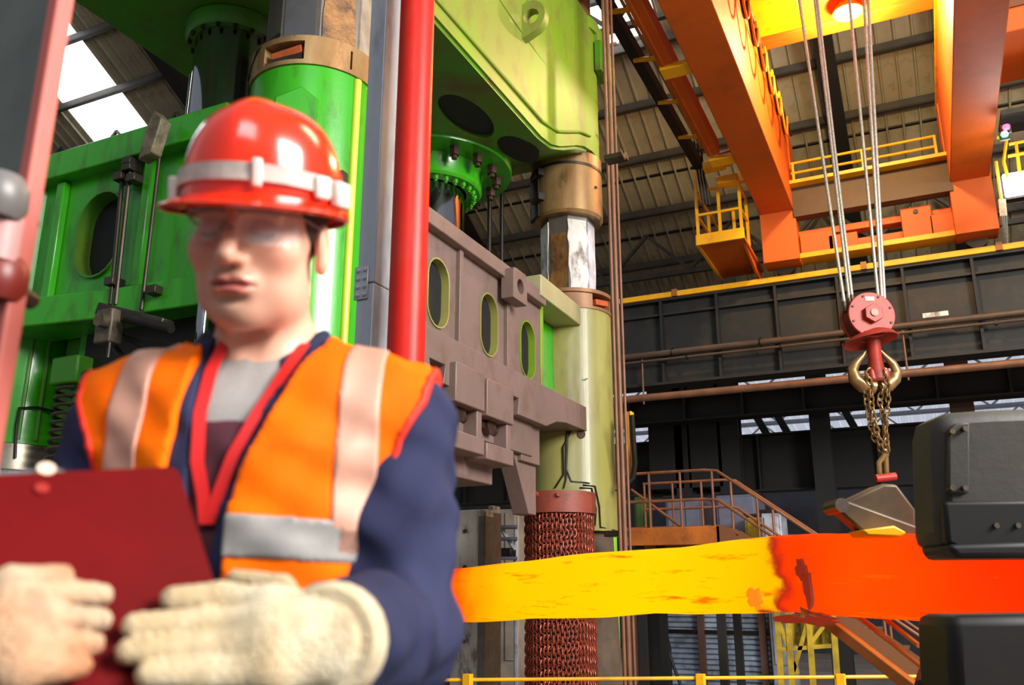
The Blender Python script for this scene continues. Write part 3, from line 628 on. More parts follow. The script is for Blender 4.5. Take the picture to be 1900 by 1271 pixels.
# ---- crane
cn = root('overhead_crane', (-.5, 15, 9.4), 'orange twin girder overhead travelling crane under the roof', 'crane')
G1 = (-2.72, -2.0); G2 = (1.16, 1.9)
for gx0, gx1 in (G1, G2):
    g = MB().box(gx0, gx1, 1.5, 19.02, 9.4, 11.28).build('girder', orange, cn, .015)
    MB().prism([(19.0, 11.28), (19.0, 8.95), (19.02, 8.24), (19.62, 8.24), (19.62, 11.28)], 'x', gx0-.03, gx1+.03).build('girder_end', orange, g, .015)
    MB().box(gx0-.05, gx1+.05, 1.5, 19.3, 11.28, 11.33).build('girder_cap', yellow, g)
    MB().box(gx1-.12, gx1-.02, 1.5, 19.3, 11.33, 11.43).build('trolley_rail', dsteel, g)
b = MB()
tb = MB().box(-3.2, -2.96, 1.5, 15.9, 9.5, 9.8).build('side_beam', orange, cn, .01)
MB().box(-3.13, -3.10, 1.5, 15.9, 9.47, 9.5).build('side_flange', orange, tb)
MB().box(-3.78, -3.60, 1.5, 17.3, 9.98, 10.2).build('conductor_rail', blackgirder, cn)
MB().tube([(-3.42, 1.5, 10.0), (-3.42, 16.4, 10.0)], .03, 8).build('conductor_tube', mat('conductor_tube', (170, 140, 90), .4, .4), cn)
for y in (8.4, 9.9, 11.35, 12.78, 14.28, 15.72): MB().cyl((-3.72, y, 9.97), (-3.08, y, 9.86), .045, 10).build('rail_bracket', yellow, cn)
for y in (9.0, 12.6, 16.1): MB().box(-3.2, -2.6, y-.16, y+.16, 9.42, 9.52).build('beam_bracket', yellow, cn, .01)
for k, (px, py) in enumerate(((1325, 308), (1338, 300), (1350, 335))):
    q = RY(px, py, 16.6+k*.3); MB().box(q.x-.22, q.x+.22, q.y-.12, q.y+.12, q.z-.09, q.z+.09).build('buffer_block', yellow, cn, .02)
q = RY(1342, 288, 16.3)
MB().cyl(q+Vector((-.1,0,0)), q+Vector((.18,0,.05)), .07, 14).build('limit_motor', mat('rust_red', (150, 52, 36), .5), cn)
for i in range(3): MB().tube([RY(1288+i*6, 262, 17.2), RY(1290+i*6, 290, 17.2), RY(1296+i*5, 330, 17.3), RY(1305+i*6, 380, 17.4)], .025, 6).build('power_cable', darkmetal, cn)
# service cage
cg = MB().box(-3.88, -2.9, 17.6, 20.0, 8.38, 8.46).build('cage_floor', orange, cn, .01)
MB().box(-3.9, -2.88, 17.56, 17.62, 8.34, 8.58).build('toe_board', yellow, cg); MB().box(-3.92, -3.86, 17.58, 20.0, 8.34, 8.58).build('toe_board', yellow, cg)
zt = 9.62
for x, y, top in ((-3.86, 17.62, 10.12), (-3.38, 17.62, zt), (-2.93, 17.62, zt), (-3.86, 18.8, zt), (-3.86, 19.95, zt), (-2.93, 18.4, zt), (-3.2, 18.3, 9.3)):
    MB().box(x-.03, x+.03, y-.03, y+.03, 8.42, top).build('cage_post', yellow, cg)
for z in (zt, 9.05):
    MB().bar((-3.86, 17.62, z), (-2.93, 17.62, z), .05, .05).build('cage_rail', yellow, cg); MB().bar((-3.86, 17.62, z), (-3.86, 19.95, z), .05, .05).build('cage_rail', yellow, cg)
    MB().bar((-2.93, 17.62, z), (-2.93, 18.4, z), .05, .05).build('cage_rail', yellow, cg)
MB().prism([(-3.3, 9.68), (-2.72, 9.72), (-2.72, 9.95), (-3.2, 9.92), (-3.35, 9.82)], 'y', 17.7, 17.85).build('cage_arm', yellow, cg, .01)
MB().prism([(17.9, 8.4), (20.0, 8.4), (20.0, 8.1), (19.6, 8.1)], 'x', -3.0, -2.95).build('cage_bracket', orange, cg)
# walkway across the crane end
wk = MB().box(-2.0, 1.2, 18.7, 19.3, 9.90, 9.98).build('walkway', yellow, cn)
MB().box(-2.0, 1.2, 18.95, 19.25, 9.2, 9.90).build('walkway_fascia', mat('brown_fascia', (78, 56, 30), .6, 0, (56, 42, 28), 1.5), wk)
for z in (10.40, 10.16): MB().tube([(-1.95, 18.75, z), (1.0, 18.75, z)], .03, 8).build('handrail', yellow, wk)
for x in (-1.9, -.45, .98): MB().box(x-.025, x+.025, 18.72, 18.78, 9.98, 10.41).build('handrail_post', yellow, wk)
# end carriage
ec = MB().prism([(-2.0, 8.30), (1.25, 8.30), (1.25, 8.42), (-2.0, 8.42)], 'y', 19.2, 19.7).build('end_carriage', yellow, cn, .01)
MB().box(-2.0, 1.25, 19.35, 19.7, 8.42, 8.62).build('carriage_beam', orange, ec); MB().box(-2.0, 1.25, 19.4, 19.7, 8.86, 9.02).build('carriage_beam', orange, ec, .01)
for xa, xb, za in ((-1.95, -1.25, 8.9), (-1.35, -.75, 8.75), (.15, .75, 9.1), (.7, 1.2, 8.85)): MB().box(xa, xb, 19.25, 19.6, 8.42, za).build('carriage_plate', orange, ec, .015)
q = Vector((.45, 19.25, 8.98)); MB().cyl(q, q+Vector((0, -.03, 0)), .05, 14).build('axle_cap', darkmetal, ec)
for xx in (-2.36, 1.53): MB().cyl((xx, 19.5, 8.28), (xx, 19.75, 8.28), .22, 24).build('crane_wheel', dsteel, ec)
# festoon cable along the first girder
MB().tube([(-1.86, 1.5, 11.02), (-1.86, 18.6, 11.02)], .03, 8).build('festoon_track', dsteel, cn)
fz = 10.95; ys_ = [6.5+i*.85 for i in range(14)]
for i in range(13):
    y0, y1 = ys_[i], ys_[i+1]; pts = [(-1.84, y0+(y1-y0)*t, fz-.62*math.sin(math.pi*t)**.7 if 0 < t < 1 else fz) for t in [k/10 for k in range(11)]]
    MB().tube(pts, .022, 6).build('festoon_cable', darkmetal, cn)
    MB().tube([(p[0]+.04, p[1], p[2]-.03*(0 < i)) for p in pts], .022, 6).build('festoon_cable', mat('orange_cable', (214, 120, 20), .5), cn)
    MB().box(-1.92, -1.80, y0-.05, y0+.05, fz-.06, fz+.09).build('cable_trolley', yellow, cn)
# trolley with lamp
tr = MB().box(-1.72, .95, 10.6, 15.5, 11.45, 12.4).build('trolley', orange, cn, .02)
MB().prism([(-1.95, 11.40), (-1.1, 11.40), (-1.1, 12.3), (-1.95, 12.3)], 'y', 13.6, 15.2).build('trolley_side_box', yellow, tr, .02)
MB().box(-2.1, 1.3, 15.22, 15.6, 11.36, 11.6).build('trolley_axle_beam', orange, tr, .02)
q = RZ(1572, 14, 11.36)
MB().lathe([(.14, .10), (.17, .05), (.25, -.05), (.27, -.12), (.25, -.12), (.22, -.04), (.01, .03)], q.x, q.y, 24, cz=q.z).build('lamp_housing', yellow, tr)
MB().lathe([(.001, -.11), (.12, -.10), (.22, -.06), (.001, -.02)], q.x, q.y, 20, cz=q.z).build('lamp_glass', mat('lamp_glow', (255, 240, 200), .3, emit=(1, .85, .45), es=14), tr)
l = bpy.data.lights.new('trolley_lamp', 'POINT'); l.energy = 800; l.color = (1, .78, .36); l.shadow_soft_size = .2
lo = bpy.data.objects.new('trolley_lamp', l); COL.objects.link(lo); lo.location = (q.x, q.y, q.z-.35)
# right-hand electrics
ep = root('crane_cabin', (2.9, 17, 9.6), 'orange crane side cabin with red and green lights at right edge', 'crane cabin')
MB().box(2.1, 3.8, 15.6, 17.4, 10.55, 12.6).build('cabin_shell', orange, ep, .02); MB().box(2.06, 2.1, 15.8, 16.1, 11.2, 11.7).build('hatch', mat('brown_hatch', (110, 60, 24), .5), ep, .01)
MB().box(2.2, 2.6, 15.56, 15.6, 11.0, 11.6).build('hatch', MATS['brown_hatch'], ep)
MB().box(2.0, 3.8, 16.6, 17.4, 9.5, 9.6).build('cabin_step', darkmetal, ep)
for px, py, cc in ((1867, 236, (1, .05, .12)), (1864, 249, (.05, 1, .45))):
    q = RY(px, py, 16.4); MB().lathe([(.001, .06), (.05, .04), (.065, 0), (.05, -.04), (.001, -.06)], q.x, q.y, 12, cz=q.z).build('signal_light', mat('sig%d' % px, (200, 50, 50), .3, emit=cc, es=5), ep)
    MB().box(q.x-.08, q.x+.08, q.y+.05, q.y+.1, q.z-.08, q.z+.08).build('signal_base', darkmetal, ep)
for a_, b_ in (((1850, 255), (1868, 258)), ((1868, 258), (1862, 300)), ((1862, 300), (1870, 330)), ((1848, 300), (1858, 370)), ((1885, 265), (1892, 320)), ((1872, 268), (1900, 262)), ((1870, 290), (1900, 284))):
    MB().tube([RY(*a_, 17.0), RY(*b_, 17.0)], .03, 6).build('cabin_rail', yellow, ep)
q = RY(1890, 338, 17.2)
MB().box(q.x-.24, q.x+.24, q.y, q.y+.2, q.z-.22, q.z+.22).build('floodlight', mat('flood', (255, 255, 255), .3, emit=(.95, .97, 1), es=9), ep, .03)
MB().box(q.x-.28, q.x+.28, q.y+.1, q.y+.3, q.z-.26, q.z+.26).build('flood_case', darkmetal, ep)
l = bpy.data.lights.new('floodlight_lamp', 'POINT'); l.energy = 50; l.color = (.95, .97, 1); l.shadow_soft_size = .2
lo = bpy.data.objects.new('floodlight_lamp', l); COL.objects.link(lo); lo.location = (q.x, q.y-.3, q.z)
for i in range(3): MB().tube([RY(1855+i*4, 370, 17), RY(1858+i*4, 400, 17), RY(1868, 450, 17.4)], .03, 6).build('cable', steelrope, ep)
q = RY(1807, 62, 15.0)
MB().box(q.x-.2, q.x+.2, 15., 15.02, q.z-.09, q.z+.09)
MB().prism([(x_, y_) for x_, y_ in ((1.33, 11.9), (1.72, 12.05), (1.72, 12.3), (1.33, 12.15))], 'z', 9.385, 9.398).build('maker_plate', mat('faded_sticker', (190, 130, 80), .5, 0, (150, 96, 60), 20), cn)
# ---- hook block on ropes
HB = RD(1609, 590, 11.0); u = 11.0/1620
hk = root('hook_block', (HB.x, HB.y, RD(1620, 715, 11).z), 'red crane hook block with round cheek plates and twin horned hook', 'hook block')
R = 43*u; vd = Vector((-sy_, cy_, 0)); vr = Vector((cy_, sy_, 0)); up = Vector((0, 0, 1))
C = Vector((HB.x, HB.y, HB.z))
def disc(c, r, t, n=40): return MB().cyl(c-vd*t/2, c+vd*t/2, r, n)
disc(C-vd*.13, R, .05).build('cheek_plate', redblock, hk, .01); disc(C+vd*.13, R, .05).build('cheek_plate', redblock, hk, .01)
disc(C, R*.92, .22).build('sheave', mat('sheave_rust', (120, 58, 44), .5, .2, (80, 44, 36), 6), hk)
b = MB(); pts = hexpts(18*u, 6, .5)
b.add([C-vd*.155+vr*a+up*e for a, e in pts]+[C-vd*.23+vr*a+up*e for a, e in pts], [tuple(range(6)), tuple(range(6, 12))]+[(i, (i+1) % 6, 6+(i+1) % 6, 6+i) for i in range(6)]); b.build('axle_nut', redblock, hk, .006)
disc(C-vd*.235, 7*u, .02, 16).build('axle_end', bolt_m, hk)
for a in range(0, 360, 45):
    p = C-vd*.155+vr*R*.86*math.cos(rg(a+20))+up*R*.86*math.sin(rg(a+20)); MB().cyl(p, p-vd*.015, .016, 8).build('rivet', darkmetal, hk)
p = C-vd*.158+vr*(-2*u)+up*30*u; MB().bar(p-vr*.05, p+vr*.06, .01, .05).build('load_plate', mat('brass_tag', (206, 176, 110), .4, .3), hk)
# tilted dish guard
DC = C-up*(R*.98)+vd*-.02
b = MB(); n = 32; prof = [(.05, .07), (.16, .05), (.27, 0), (.345, -.06), (.335, -.075), (.26, -.02), (.15, .02), (.05, .03)]
vs = []
for i in range(n):
    a = 2*math.pi*i/n
    for r_, z_ in prof: vs.append(DC+vr*r_*math.cos(a)+vd*r_*.75*math.sin(a)+up*(z_+.05*math.cos(a)-.12*math.sin(a)*r_+.045))
m_ = len(prof); b.add(vs, [(i*m_+j, ((i+1) % n)*m_+j, ((i+1) % n)*m_+(j+1) % m_, i*m_+(j+1) % m_) for i in range(n) for j in range(m_)]); b.build('dish_guard', redblock, hk)
S0 = RD(1620, 630, 11); S1 = RD(1627, 700, 11)
MB().tube([S0+up*.1, S0, S0*.5+S1*.5, S1], [.10, .085, .08, .12], 20).build('shank', redblock, hk)
MB().bar(S1-vr*.12+up*.02, S1+vr*.13+up*.02, .2, .17).build('hook_body', redblock, hk, .03)
for sgn, ppts in ((-1, [(1622, 718), (1602, 715), (1586, 702), (1582, 685), (1590, 672), (1601, 660), (1606, 652)]), (1, [(1632, 716), (1648, 713), (1660, 702), (1664, 688), (1656, 674), (1642, 660), (1634, 650)])):
    MB().tube([RD(px, py, 11) for px, py in ppts], [.10, .10, .085, .065, .05, .03, .012], 12).build('hook_horn', brass, hk)
# wire ropes
for i, (tx, bx, by) in enumerate(((1483, 1568, 572), (1512, 1577, 566), (1516, 1582, 560), (1576, 1630, 560), (1603, 1637, 566), (1611, 1642, 572))):
    P0 = RD(bx, by, 11); P1 = RY(tx, 0, 11.9); d = P1-P0; P2 = P0+d*((11.5-P0.z)/d.z); wd = ['leftmost', 'second', 'third', 'fourth', 'fifth', 'rightmost'][i]
    t = root('wire_rope', P0, 'steel hoist rope above the hook block, %s of six' % wd, 'wire rope', 'hoist ropes')
    MB().tube([P0, P2], .021, 8).build('rope', steelrope, t); MB().cyl(P0-d.normalized()*.05, P0+d.normalized()*.09, .03, 8).build('rope_socket', bolt_m, t)
# sling chains
lk = []
for sc_ in (1,):
    pts = [(.030*math.cos(a), 0, .052*math.sin(a)) for a in [2*math.pi*i/12 for i in range(12)]]
    lm = MB().tube(pts, .0125, 6, True).mesh('chain_link'); lm.materials.append(brass)
for i, (ppts, wd) in enumerate((([(1612, 690), (1604, 708), (1607, 740), (1613, 780), (1622, 812), (1636, 836)], 'leftmost'), ([(1608, 696), (1616, 716), (1617, 750), (1624, 790), (1634, 822), (1643, 842)], 'second'), ([(1640, 690), (1637, 720), (1632, 745), (1640, 780), (1643, 812), (1643, 842)], 'third'), ([(1642, 694), (1647, 714), (1648, 750), (1643, 780), (1644, 812), (1648, 840)], 'rightmost'))):
    P = [RD(px, py, 10.95-.05*(i % 2)) for px, py in ppts]
    t = root('sling_chain', P[-1], 'rusty chain hanging from the crane hook, %s of four' % wd, 'chain', 'sling chains')
    L = [0]
    for a, b_ in zip(P[:-1], P[1:]): L.append(L[-1]+(b_-a).length)
    s = 0; k = 0
    while s < L[-1]:
        j = max(q for q in range(len(L)-1) if L[q] <= s); f = (s-L[j])/(L[j+1]-L[j]); c = P[j].lerp(P[j+1], f); d = (P[j+1]-P[j]).normalized()
        o = put('chain_link', lm, t, loc=c); o.rotation_mode = 'QUATERNION'
        o.rotation_quaternion = d.to_track_quat('Z', 'Y') @ Matrix.Rotation(YAW+(math.pi/2 if k % 2 else 0)+.35, 4, 'Z').to_quaternion(); s += .078; k += 1
ms = root('sling_shackle', RD(1645, 890, 10.9), 'pale steel shackle with red pin under the sling chains', 'shackle')
for px in (1631, 1644): MB().tube([RD(1643, 842, 10.9), RD(px, 858, 10.9), RD(px+1, 885, 10.9)], .035, 10).build('shackle_leg', brass, ms)
MB().tube([RD(1625, 888, 10.8), RD(1662, 884, 10.8)], .05, 12).build('shackle_pin', mat('red_pin', (170, 36, 24), .5), ms)
# ================================================================ middle distance
def girder(lab, y, z0, z1, xa=-16, xb=12, d=.3):
    g = root('aisle_girder', (0, y, z0), lab, 'girder')
    MB().box(xa, xb, y-.03, y+.03, z0+.04, z1-.04).build('web', blackgirder, g)
    MB().box(xa, xb, y-d, y+d, z1-.05, z1).build('flange', blackgirder, g); MB().box(xa, xb, y-d, y+d, z0, z0+.05).build('flange', blackgirder, g)
    me = MB().box(-.03, .03, -d*.9, 0, 0, z1-z0-.1).mesh('stiffener'); me.materials.append(blackgirder); x = xa+.5
    while x < xb: put('stiffener', me, g, loc=(x, y-.03, z0+.05)); x += 1.6
    return g
girder('black aisle girder just below the rusty orange-brown pipe', 24, 5.72, 6.55)
girder('deep black crane girder low across the next aisle', 26, 3.9, 5.55)
girder('black roof girder behind the top of the runway girder', 28, 7.7, 9.0)
for px, py0, py1, lab in ((1265, 760, 815, 'black column left of the bright aisle gap'), (1350, 760, 815, 'black column between the bright aisle gaps'), (1520, 740, 830, 'black column right of the lattice gap'), (1300, 640, 760, 'black plate column left under the runway'), (1230, 640, 760, 'black plate column beside the riser tubes'), (1770, 600, 700, 'brown plate column near the right edge')):
    q = RY(px, (py0+py1)/2, 25.0); wdt = {1265: .45, 1350: .6, 1520: .5, 1300: .95, 1230: 1.0, 1770: .55}[px]
    t = root('aisle_column', (q.x, 25, GZ), lab, 'column', 'aisle columns'); m = mat('brown_column', (92, 62, 48), .6) if px == 1770 else blackgirder
    zb_ = GZ if wdt < .9 else 4.0
    MB().box(q.x-wdt/2, q.x+wdt/2, 24.9, 24.96, zb_, 9.0).build('flange', m, t); MB().box(q.x-.04, q.x+.04, 24.96, 25.4, zb_, 9.0).build('web', m, t)
    MB().box(q.x-wdt/2, q.x+wdt/2, 25.4, 25.46, zb_, 9.0).build('flange', m, t)
for px in (1390, 1560, 1430):
    p, q = RY(px, 750, 32.4), RY(px+40, 818, 32.4); MB().bar(p, q, .25, .25).build('aisle_brace', blackgirder, brf)
# ---- stair landing
st = root('stair_landing', (-4.0, 14, GZ), 'rusty orange stair landing with pipe handrails right of the press', 'stairs')
zp = 2.12; yl = 14.0
xa, xb = RY(1150, 985, yl).x, RY(1336, 968, yl).x
MB().box(xa, xb, yl, yl+1.4, zp-.02, zp+.06).build('deck', mat('deck_brown', (120, 74, 40), .6), st)
MB().box(xa, xb, yl-.06, yl, zp-.24, zp+.04).build('fascia', orangeframe, st, .01)
MB().box(xa, xb, yl+1.38, yl+1.44, zp-.24, zp+.04).build('fascia', orangeframe, st, .01)
q1 = RY(1450, 1060, yl); sl_ = (q1.z-zp)/(q1.x-xb); xe = xb+(zp-GZ)/-sl_
for yy in (yl-.06, yl+1.38):
    MB().prism([(xb-.05, zp+.04), (xb+.05, zp+.04), (xe, GZ), (xe-.25, GZ), (xb-.05, zp-.26)], 'y', yy, yy+.06).build('stringer', MATS['deck_brown'], st)
nst = 14
for i in range(nst):
    f = (i+1)/nst; x = xb+(xe-xb)*f; z = zp+(GZ-zp)*f; MB().box(x-.26, x, yl, yl+1.38, z+.08, z+.12).build('step', MATS['deck_brown'], st)
for (x, y) in ((xa+.3, yl+.1), (xb-.1, yl+.1), (xa+.3, yl+1.3), (xb-.1, yl+1.3)): MB().box(x-.06, x+.06, y-.06, y+.06, GZ, zp-.02).build('leg', blackgirder, st)
hz = .92
for yy in (yl-.03, yl+1.41):
    dz = 0 if yy < yl else -.0
    for h in (hz, hz*.5): MB().tube([(xa, yy, zp+h), (xb-.2, yy, zp+h), (xb, yy, zp+h-.02), (xb+(xe-xb)*.55, yy, zp+(GZ-zp)*.55+h)], .024, 8).build('handrail', handrail_m, st)
    for x in [xa+.02+i*(xb-xa-.1)/3 for i in range(4)]: MB().cyl((x, yy, zp-.1), (x, yy, zp+hz), .022, 8).build('handrail_post', handrail_m, st)
    for f in (.12, .28, .45): x = xb+(xe-xb)*f; z = zp+(GZ-zp)*f; MB().cyl((x, yy, z), (x, yy, z+hz), .022, 8).build('handrail_post', handrail_m, st)
MB().tube([(xa, yl+.7, zp+.75), (xa+.9, yl+.7, zp+.05)], .024, 8).build('brace_rail', handrail_m, st)
# ---- machines and shop-floor clutter
def cabinet(lab, px0, px1, py0, py1, y, m, d=1.0, doors=2, name='control_cabinet', cat='cabinet', top=None):
    a, b_ = RY(px0, py1, y), RY(px1, py0, y); z0 = min(a.z, RY(px1, py1, y).z); z0 = GZ; z1 = b_.z
    t = root(name, ((a.x+b_.x)/2, y+d/2, z0), lab, cat)
    MB().box(a.x, b_.x, y, y+d, z0, z1).build('body', m, t, .02)
    wdt = (b_.x-a.x)/doors
    for i in range(doors):
        dd = MB().box(a.x+i*wdt+.05, a.x+(i+1)*wdt-.05, y-.03, y, z1-(z1-z0)*.62, z1-.08).build('door', m, t, .01)
        MB().box(a.x+(i+1)*wdt-.16, a.x+(i+1)*wdt-.12, y-.07, y-.03, z1-(z1-z0)*.35, z1-(z1-z0)*.28).build('handle', darkmetal, dd)
    MB().box(a.x-.03, b_.x+.03, y-.04, y+d+.03, z1, z1+.05).build('lid', top or darkmetal, t)
    return t
bluegrey = mat('blue_grey_machine', (104, 110, 132), .5, .1, (80, 84, 102), 2, .7, 0, 30, 1, (120, 90, 70), .4, 5)
palegrey = mat('pale_machine', (176, 182, 196), .45, .1, (130, 136, 150), 3, .7, 0, 30, 1, (96, 80, 66), .5, 5)
yellowm = mat('dirty_yellow', (190, 160, 40), .5, 0, (120, 100, 36), 3, .8)
cabinet('blue-grey machine cabinet behind the stair handrail posts', 1236, 1300, 922, 975, 18.5, bluegrey)
cabinet('tall blue-grey machine cabinet behind the sloping handrail', 1330, 1402, 915, 965, 18.0, bluegrey, doors=1)
cabinet('small yellow electrical cabinet right of the stair landing', 1384, 1414, 958, 1005, 17.2, yellowm, .6, 1)
cabinet('pale grey machine guard left of the red-hot bar end', 1416, 1448, 950, 1010, 16.2, palegrey, .7, 1)
cabinet('dull green cabinet in the dark left of the landing', 1178, 1196, 920, 975, 19.5, mat('dull_green', (60, 84, 30), .6), .6, 1)
# rolling-door panel of pale slats
sh = root('slatted_screen', (-4.2, 16.5, GZ), 'pale blue slatted screen below the glowing bar', 'screen')
a, b_ = RY(1180, 1140, 16.5), RY(1425, 1140, 16.5); z1 = a.z+.05; k = 0
ps = mat('pale_blue_slat', (168, 186, 206), .5, .1, (126, 140, 160), 2, .8, 0, 30, 1, (70, 60, 60), .5, 4); z = z1
while z > GZ+.1:
    MB().prism([(16.5, z), (16.46, z-.02), (16.46, z-.07), (16.5, z-.085), (16.54, z-.085), (16.54, z)], 'x', a.x, b_.x).build('slat', ps, sh); z -= .09
for px in (1306, 1420):
    q = RY(px, 1180, 16.4); MB().box(q.x-.10, q.x+.02, 16.36, 16.44, GZ, z1+.1).build('mullion', mat('brown_mullion', (100, 72, 60), .6), sh)
MB().box(a.x, b_.x, 16.38, 16.44, RY(1300, 1172, 16.4).z-.03, RY(1300, 1172, 16.4).z+.03).build('mid_rail', darkmetal, sh)
q = RY(1218, 1200, 15.8); t = root('black_stanchion', (q.x, 15.8, GZ), 'ragged black stanchion in front of the slatted screen', 'column')
MB().prism([(q.x-.2, GZ), (q.x+.22, GZ), (q.x+.24, .2), (q.x+.17, .55), (q.x+.18, 1.5), (q.x-.16, 1.5), (q.x-.17, .3)], 'y', 15.7, 15.9).build('plate', blackgirder, t); MB().tube([(q.x+.2, 15.7, .3), (q.x+.3, 15.68, 0), (q.x+.45, 15.66, -.4)], .03, 8).build('hanging_strap', blackgirder, t)
q = RY(1180, 1200, 14.6); t = root('brown_stanchion', (q.x, 14.6, GZ), 'brown H-section stanchion beside the lime post', 'column')
for o_ in (-.14, .12): MB().box(q.x+o_, q.x+o_+.03, 14.5, 14.7, GZ, 1.9).build('flange', brownpipe, t)
MB().box(q.x-.12, q.x+.13, 14.58, 14.62, GZ, 1.9).build('web', mat('brown_mullion', (100, 72, 60)), t)
# yellow lattice machinery bottom right
lt = root('yellow_lattice_machine', RY(1500, 1200, 12.5).xy.to_3d()+Vector((0, 0, GZ)), 'mossy yellow lattice machine frame under the red-hot bar', 'machine')
for px in (1442, 1462, 1500, 1545):
    p, q = RY(px, 1125, 12.5), RY(px+4, 1271, 12.5); MB().bar((p.x, 12.5, p.z+.2), (q.x, 12.5, GZ), .07, .07).build('upright', yellowm, lt)
for p_, q_ in (((1445, 1150), (1480, 1250)), ((1470, 1255), (1500, 1150)), ((1500, 1200), (1545, 1140)), ((1450, 1205), (1545, 1198))): MB().bar(RY(*p_, 12.5), RY(*q_, 12.5), .05, .05).build('lattice_bar', yellowm, lt)
a, b_ = RY(1475, 1196, 12.7), RY(1545, 1140, 12.7); MB().box(a.x, b_.x, 12.65, 12.8, a.z, b_.z).build('mesh_guard', mat('mossy_yellow', (150, 136, 20), .6, 0, (60, 60, 16), 9, .9), lt)
for i in range(5): xx = a.x+(b_.x-a.x)*i/4; MB().box(xx-.02, xx+.02, 12.6, 12.64, a.z, b_.z).build('guard_bar', yellowm, lt)
# yellow guard rail along the bottom edge
L0, L1 = RD(790, 1262, 9.0), RD(1700, 1255, 9.0); gr = root('guard_rail', ((L0.x+L1.x)/2, (L0.y+L1.y)/2, GZ), 'thin yellow guard rail at the bottom edge of view', 'rail')
for dz in (0, -.5): MB().tube([L0+Vector((0,0,dz)), L1+Vector((0,0,dz))], .018, 8).build('rail', yellow, gr)
for px in (868, 1300, 1560):
    q = RD(px, 1256, 8.98); MB().box(q.x-.045, q.x+.045, q.y-.04, q.y+.04, GZ, q.z+.03).build('post', yellow, gr, .006)
# white-painted posts and shelving left of the chain curtain
def wpost(px0, px1, py, d, top, lab):
    a, b_ = RD(px0, py, d), RD(px1, py, d); c = (a+b_)/2; w_ = (b_-a).length/2; zt = RD((px0+px1)/2, top, d).z
    t = root('painted_post', (c.x, c.y, GZ), lab, 'post', 'painted posts')
    MB().box(c.x-w_, c.x+w_, c.y-.12, c.y+.12, GZ, zt).build('post', whitepaint, t, .01)
    MB().box(c.x+w_*.62, c.x+w_*1.05, c.y-.15, c.y+.15, GZ, zt-.1).build('post_edge', mat('grimy_edge', (130, 120, 108), .6, 0, (90, 80, 70), 5), t)
    for k in range(4): MB().cyl((c.x-w_*.2, c.y-.125, zt-.3-k*.5), (c.x-w_*.2, c.y-.14, zt-.3-k*.5), .03, 8).build('post_bolt', bolt_m, t)
wpost(842, 912, 1000, 12.6, 946, 'white post with flaking paint beside the worker elbow')
wpost(912, 922, 1000, 12.9, 938, 'slim pale post right of the flaking white post')
rk = root('tool_rack', RD(935, 1000, 13.5).xy.to_3d()+Vector((0, 0, GZ)), 'grey metal tool rack with yellow bag left of the chain curtain', 'rack')
def RK(px, py): return RD(px, py, 13.5)
for px in (900, 957): p = RK(px, 1100); MB().cyl((p.x, p.y, GZ), (p.x, p.y, RK(px, 975).z), .035, 8).build('rack_post', palegrey, rk)
for py in (978, 1000, 1036): MB().bar(RK(894, py), RK(960, py), .35, .04).build('rack_shelf', bluegrey, rk)
MB().bar(RK(930, 980), RK(905, 1020), .04, .05).build('rack_brace', palegrey, rk); MB().bar(RK(930, 980), RK(955, 1020), .04, .05).build('rack_brace', palegrey, rk)
p = RK(918, 1027); MB().prism([(p.x-.09, p.z-.07), (p.x+.1, p.z-.07), (p.x+.08, p.z+.05), (p.x-.02, p.z+.03), (p.x-.05, p.z+.14), (p.x-.09, p.z+.03)], 'y', p.y-.1, p.y+.05).build('yellow_bag', yellow, rk, .02)
p = RK(940, 1027); MB().box(p.x-.13, p.x+.12, p.y-.1, p.y+.1, p.z-.07, p.z+.08).build('black_case', darkmetal, rk, .02)
cabinet('pale panel cabinet standing behind the tool rack', 905, 962, 942, 1040, 14.6, mat('pale_panel', (150, 138, 124), .6, 0, (110, 98, 90), 2, .8), .4, 2)
cabinet('dark machine base below the mauve press die', 780, 960, 1052, 1271, 15.2, mat('dark_base', (40, 32, 28), .6, .2, (60, 46, 36), 3), .8, 3, 'forging_machine', 'machine')
# ---- hot bar
BA, BM, BE = RD(848, 1103, 6.0), RD(1480, 1066, 4.75), RD(2150, 1092, 3.75)
hot = mat('hot_steel', (16, 5, 2), .9, spec=.05)
nt = hot.node_tree; N = nt.nodes; Lk = nt.links; bs = N['Principled BSDF']
tc = N.new('ShaderNodeTexCoord'); sp = N.new('ShaderNodeSeparateXYZ'); Lk.new(tc.outputs['Object'], sp.inputs[0])
nz = N.new('ShaderNodeTexNoise'); nz.inputs['Scale'].default_value = 2.6; nz.inputs['Detail'].default_value = 5; Lk.new(tc.outputs['Object'], nz.inputs['Vector'])
ma = N.new('ShaderNodeMath'); ma.operation = 'MULTIPLY_ADD'; ma.inputs[1].default_value = .55; Lk.new(nz.outputs[0], ma.inputs[0]); Lk.new(sp.outputs['X'], ma.inputs[2])
LEN = (BM-BA).length+(BE-BM).length
mr_ = N.new('ShaderNodeMapRange'); mr_.inputs[1].default_value = 0; mr_.inputs[2].default_value = LEN; Lk.new(ma.outputs[0], mr_.inputs[0])
rp_ = N.new('ShaderNodeValToRGB'); E_ = rp_.color_ramp.elements
kk = (BM-BA).length/LEN
stops = [(0.0, (1, .03, .0)), (.105, (1, .06, 0)), (.15, (1, .30, .0)), (.24, (1, .50, .0)), (kk*.78, (1, .56, 0)), (kk*1.0, (1, .48, 0)), (kk+.048, (1, .42, 0)), (kk+.058, (.35, .015, .005)), (kk+.078, (1, .040, 0)), (kk+.16, (1, .065, 0)), (kk+.32, (1, .03, 0)), (1.0, (.6, .01, 0))]
E_[0].position = 0; E_[0].color = (*stops[0][1], 1); E_[1].position = 1; E_[1].color = (*stops[-1][1], 1)
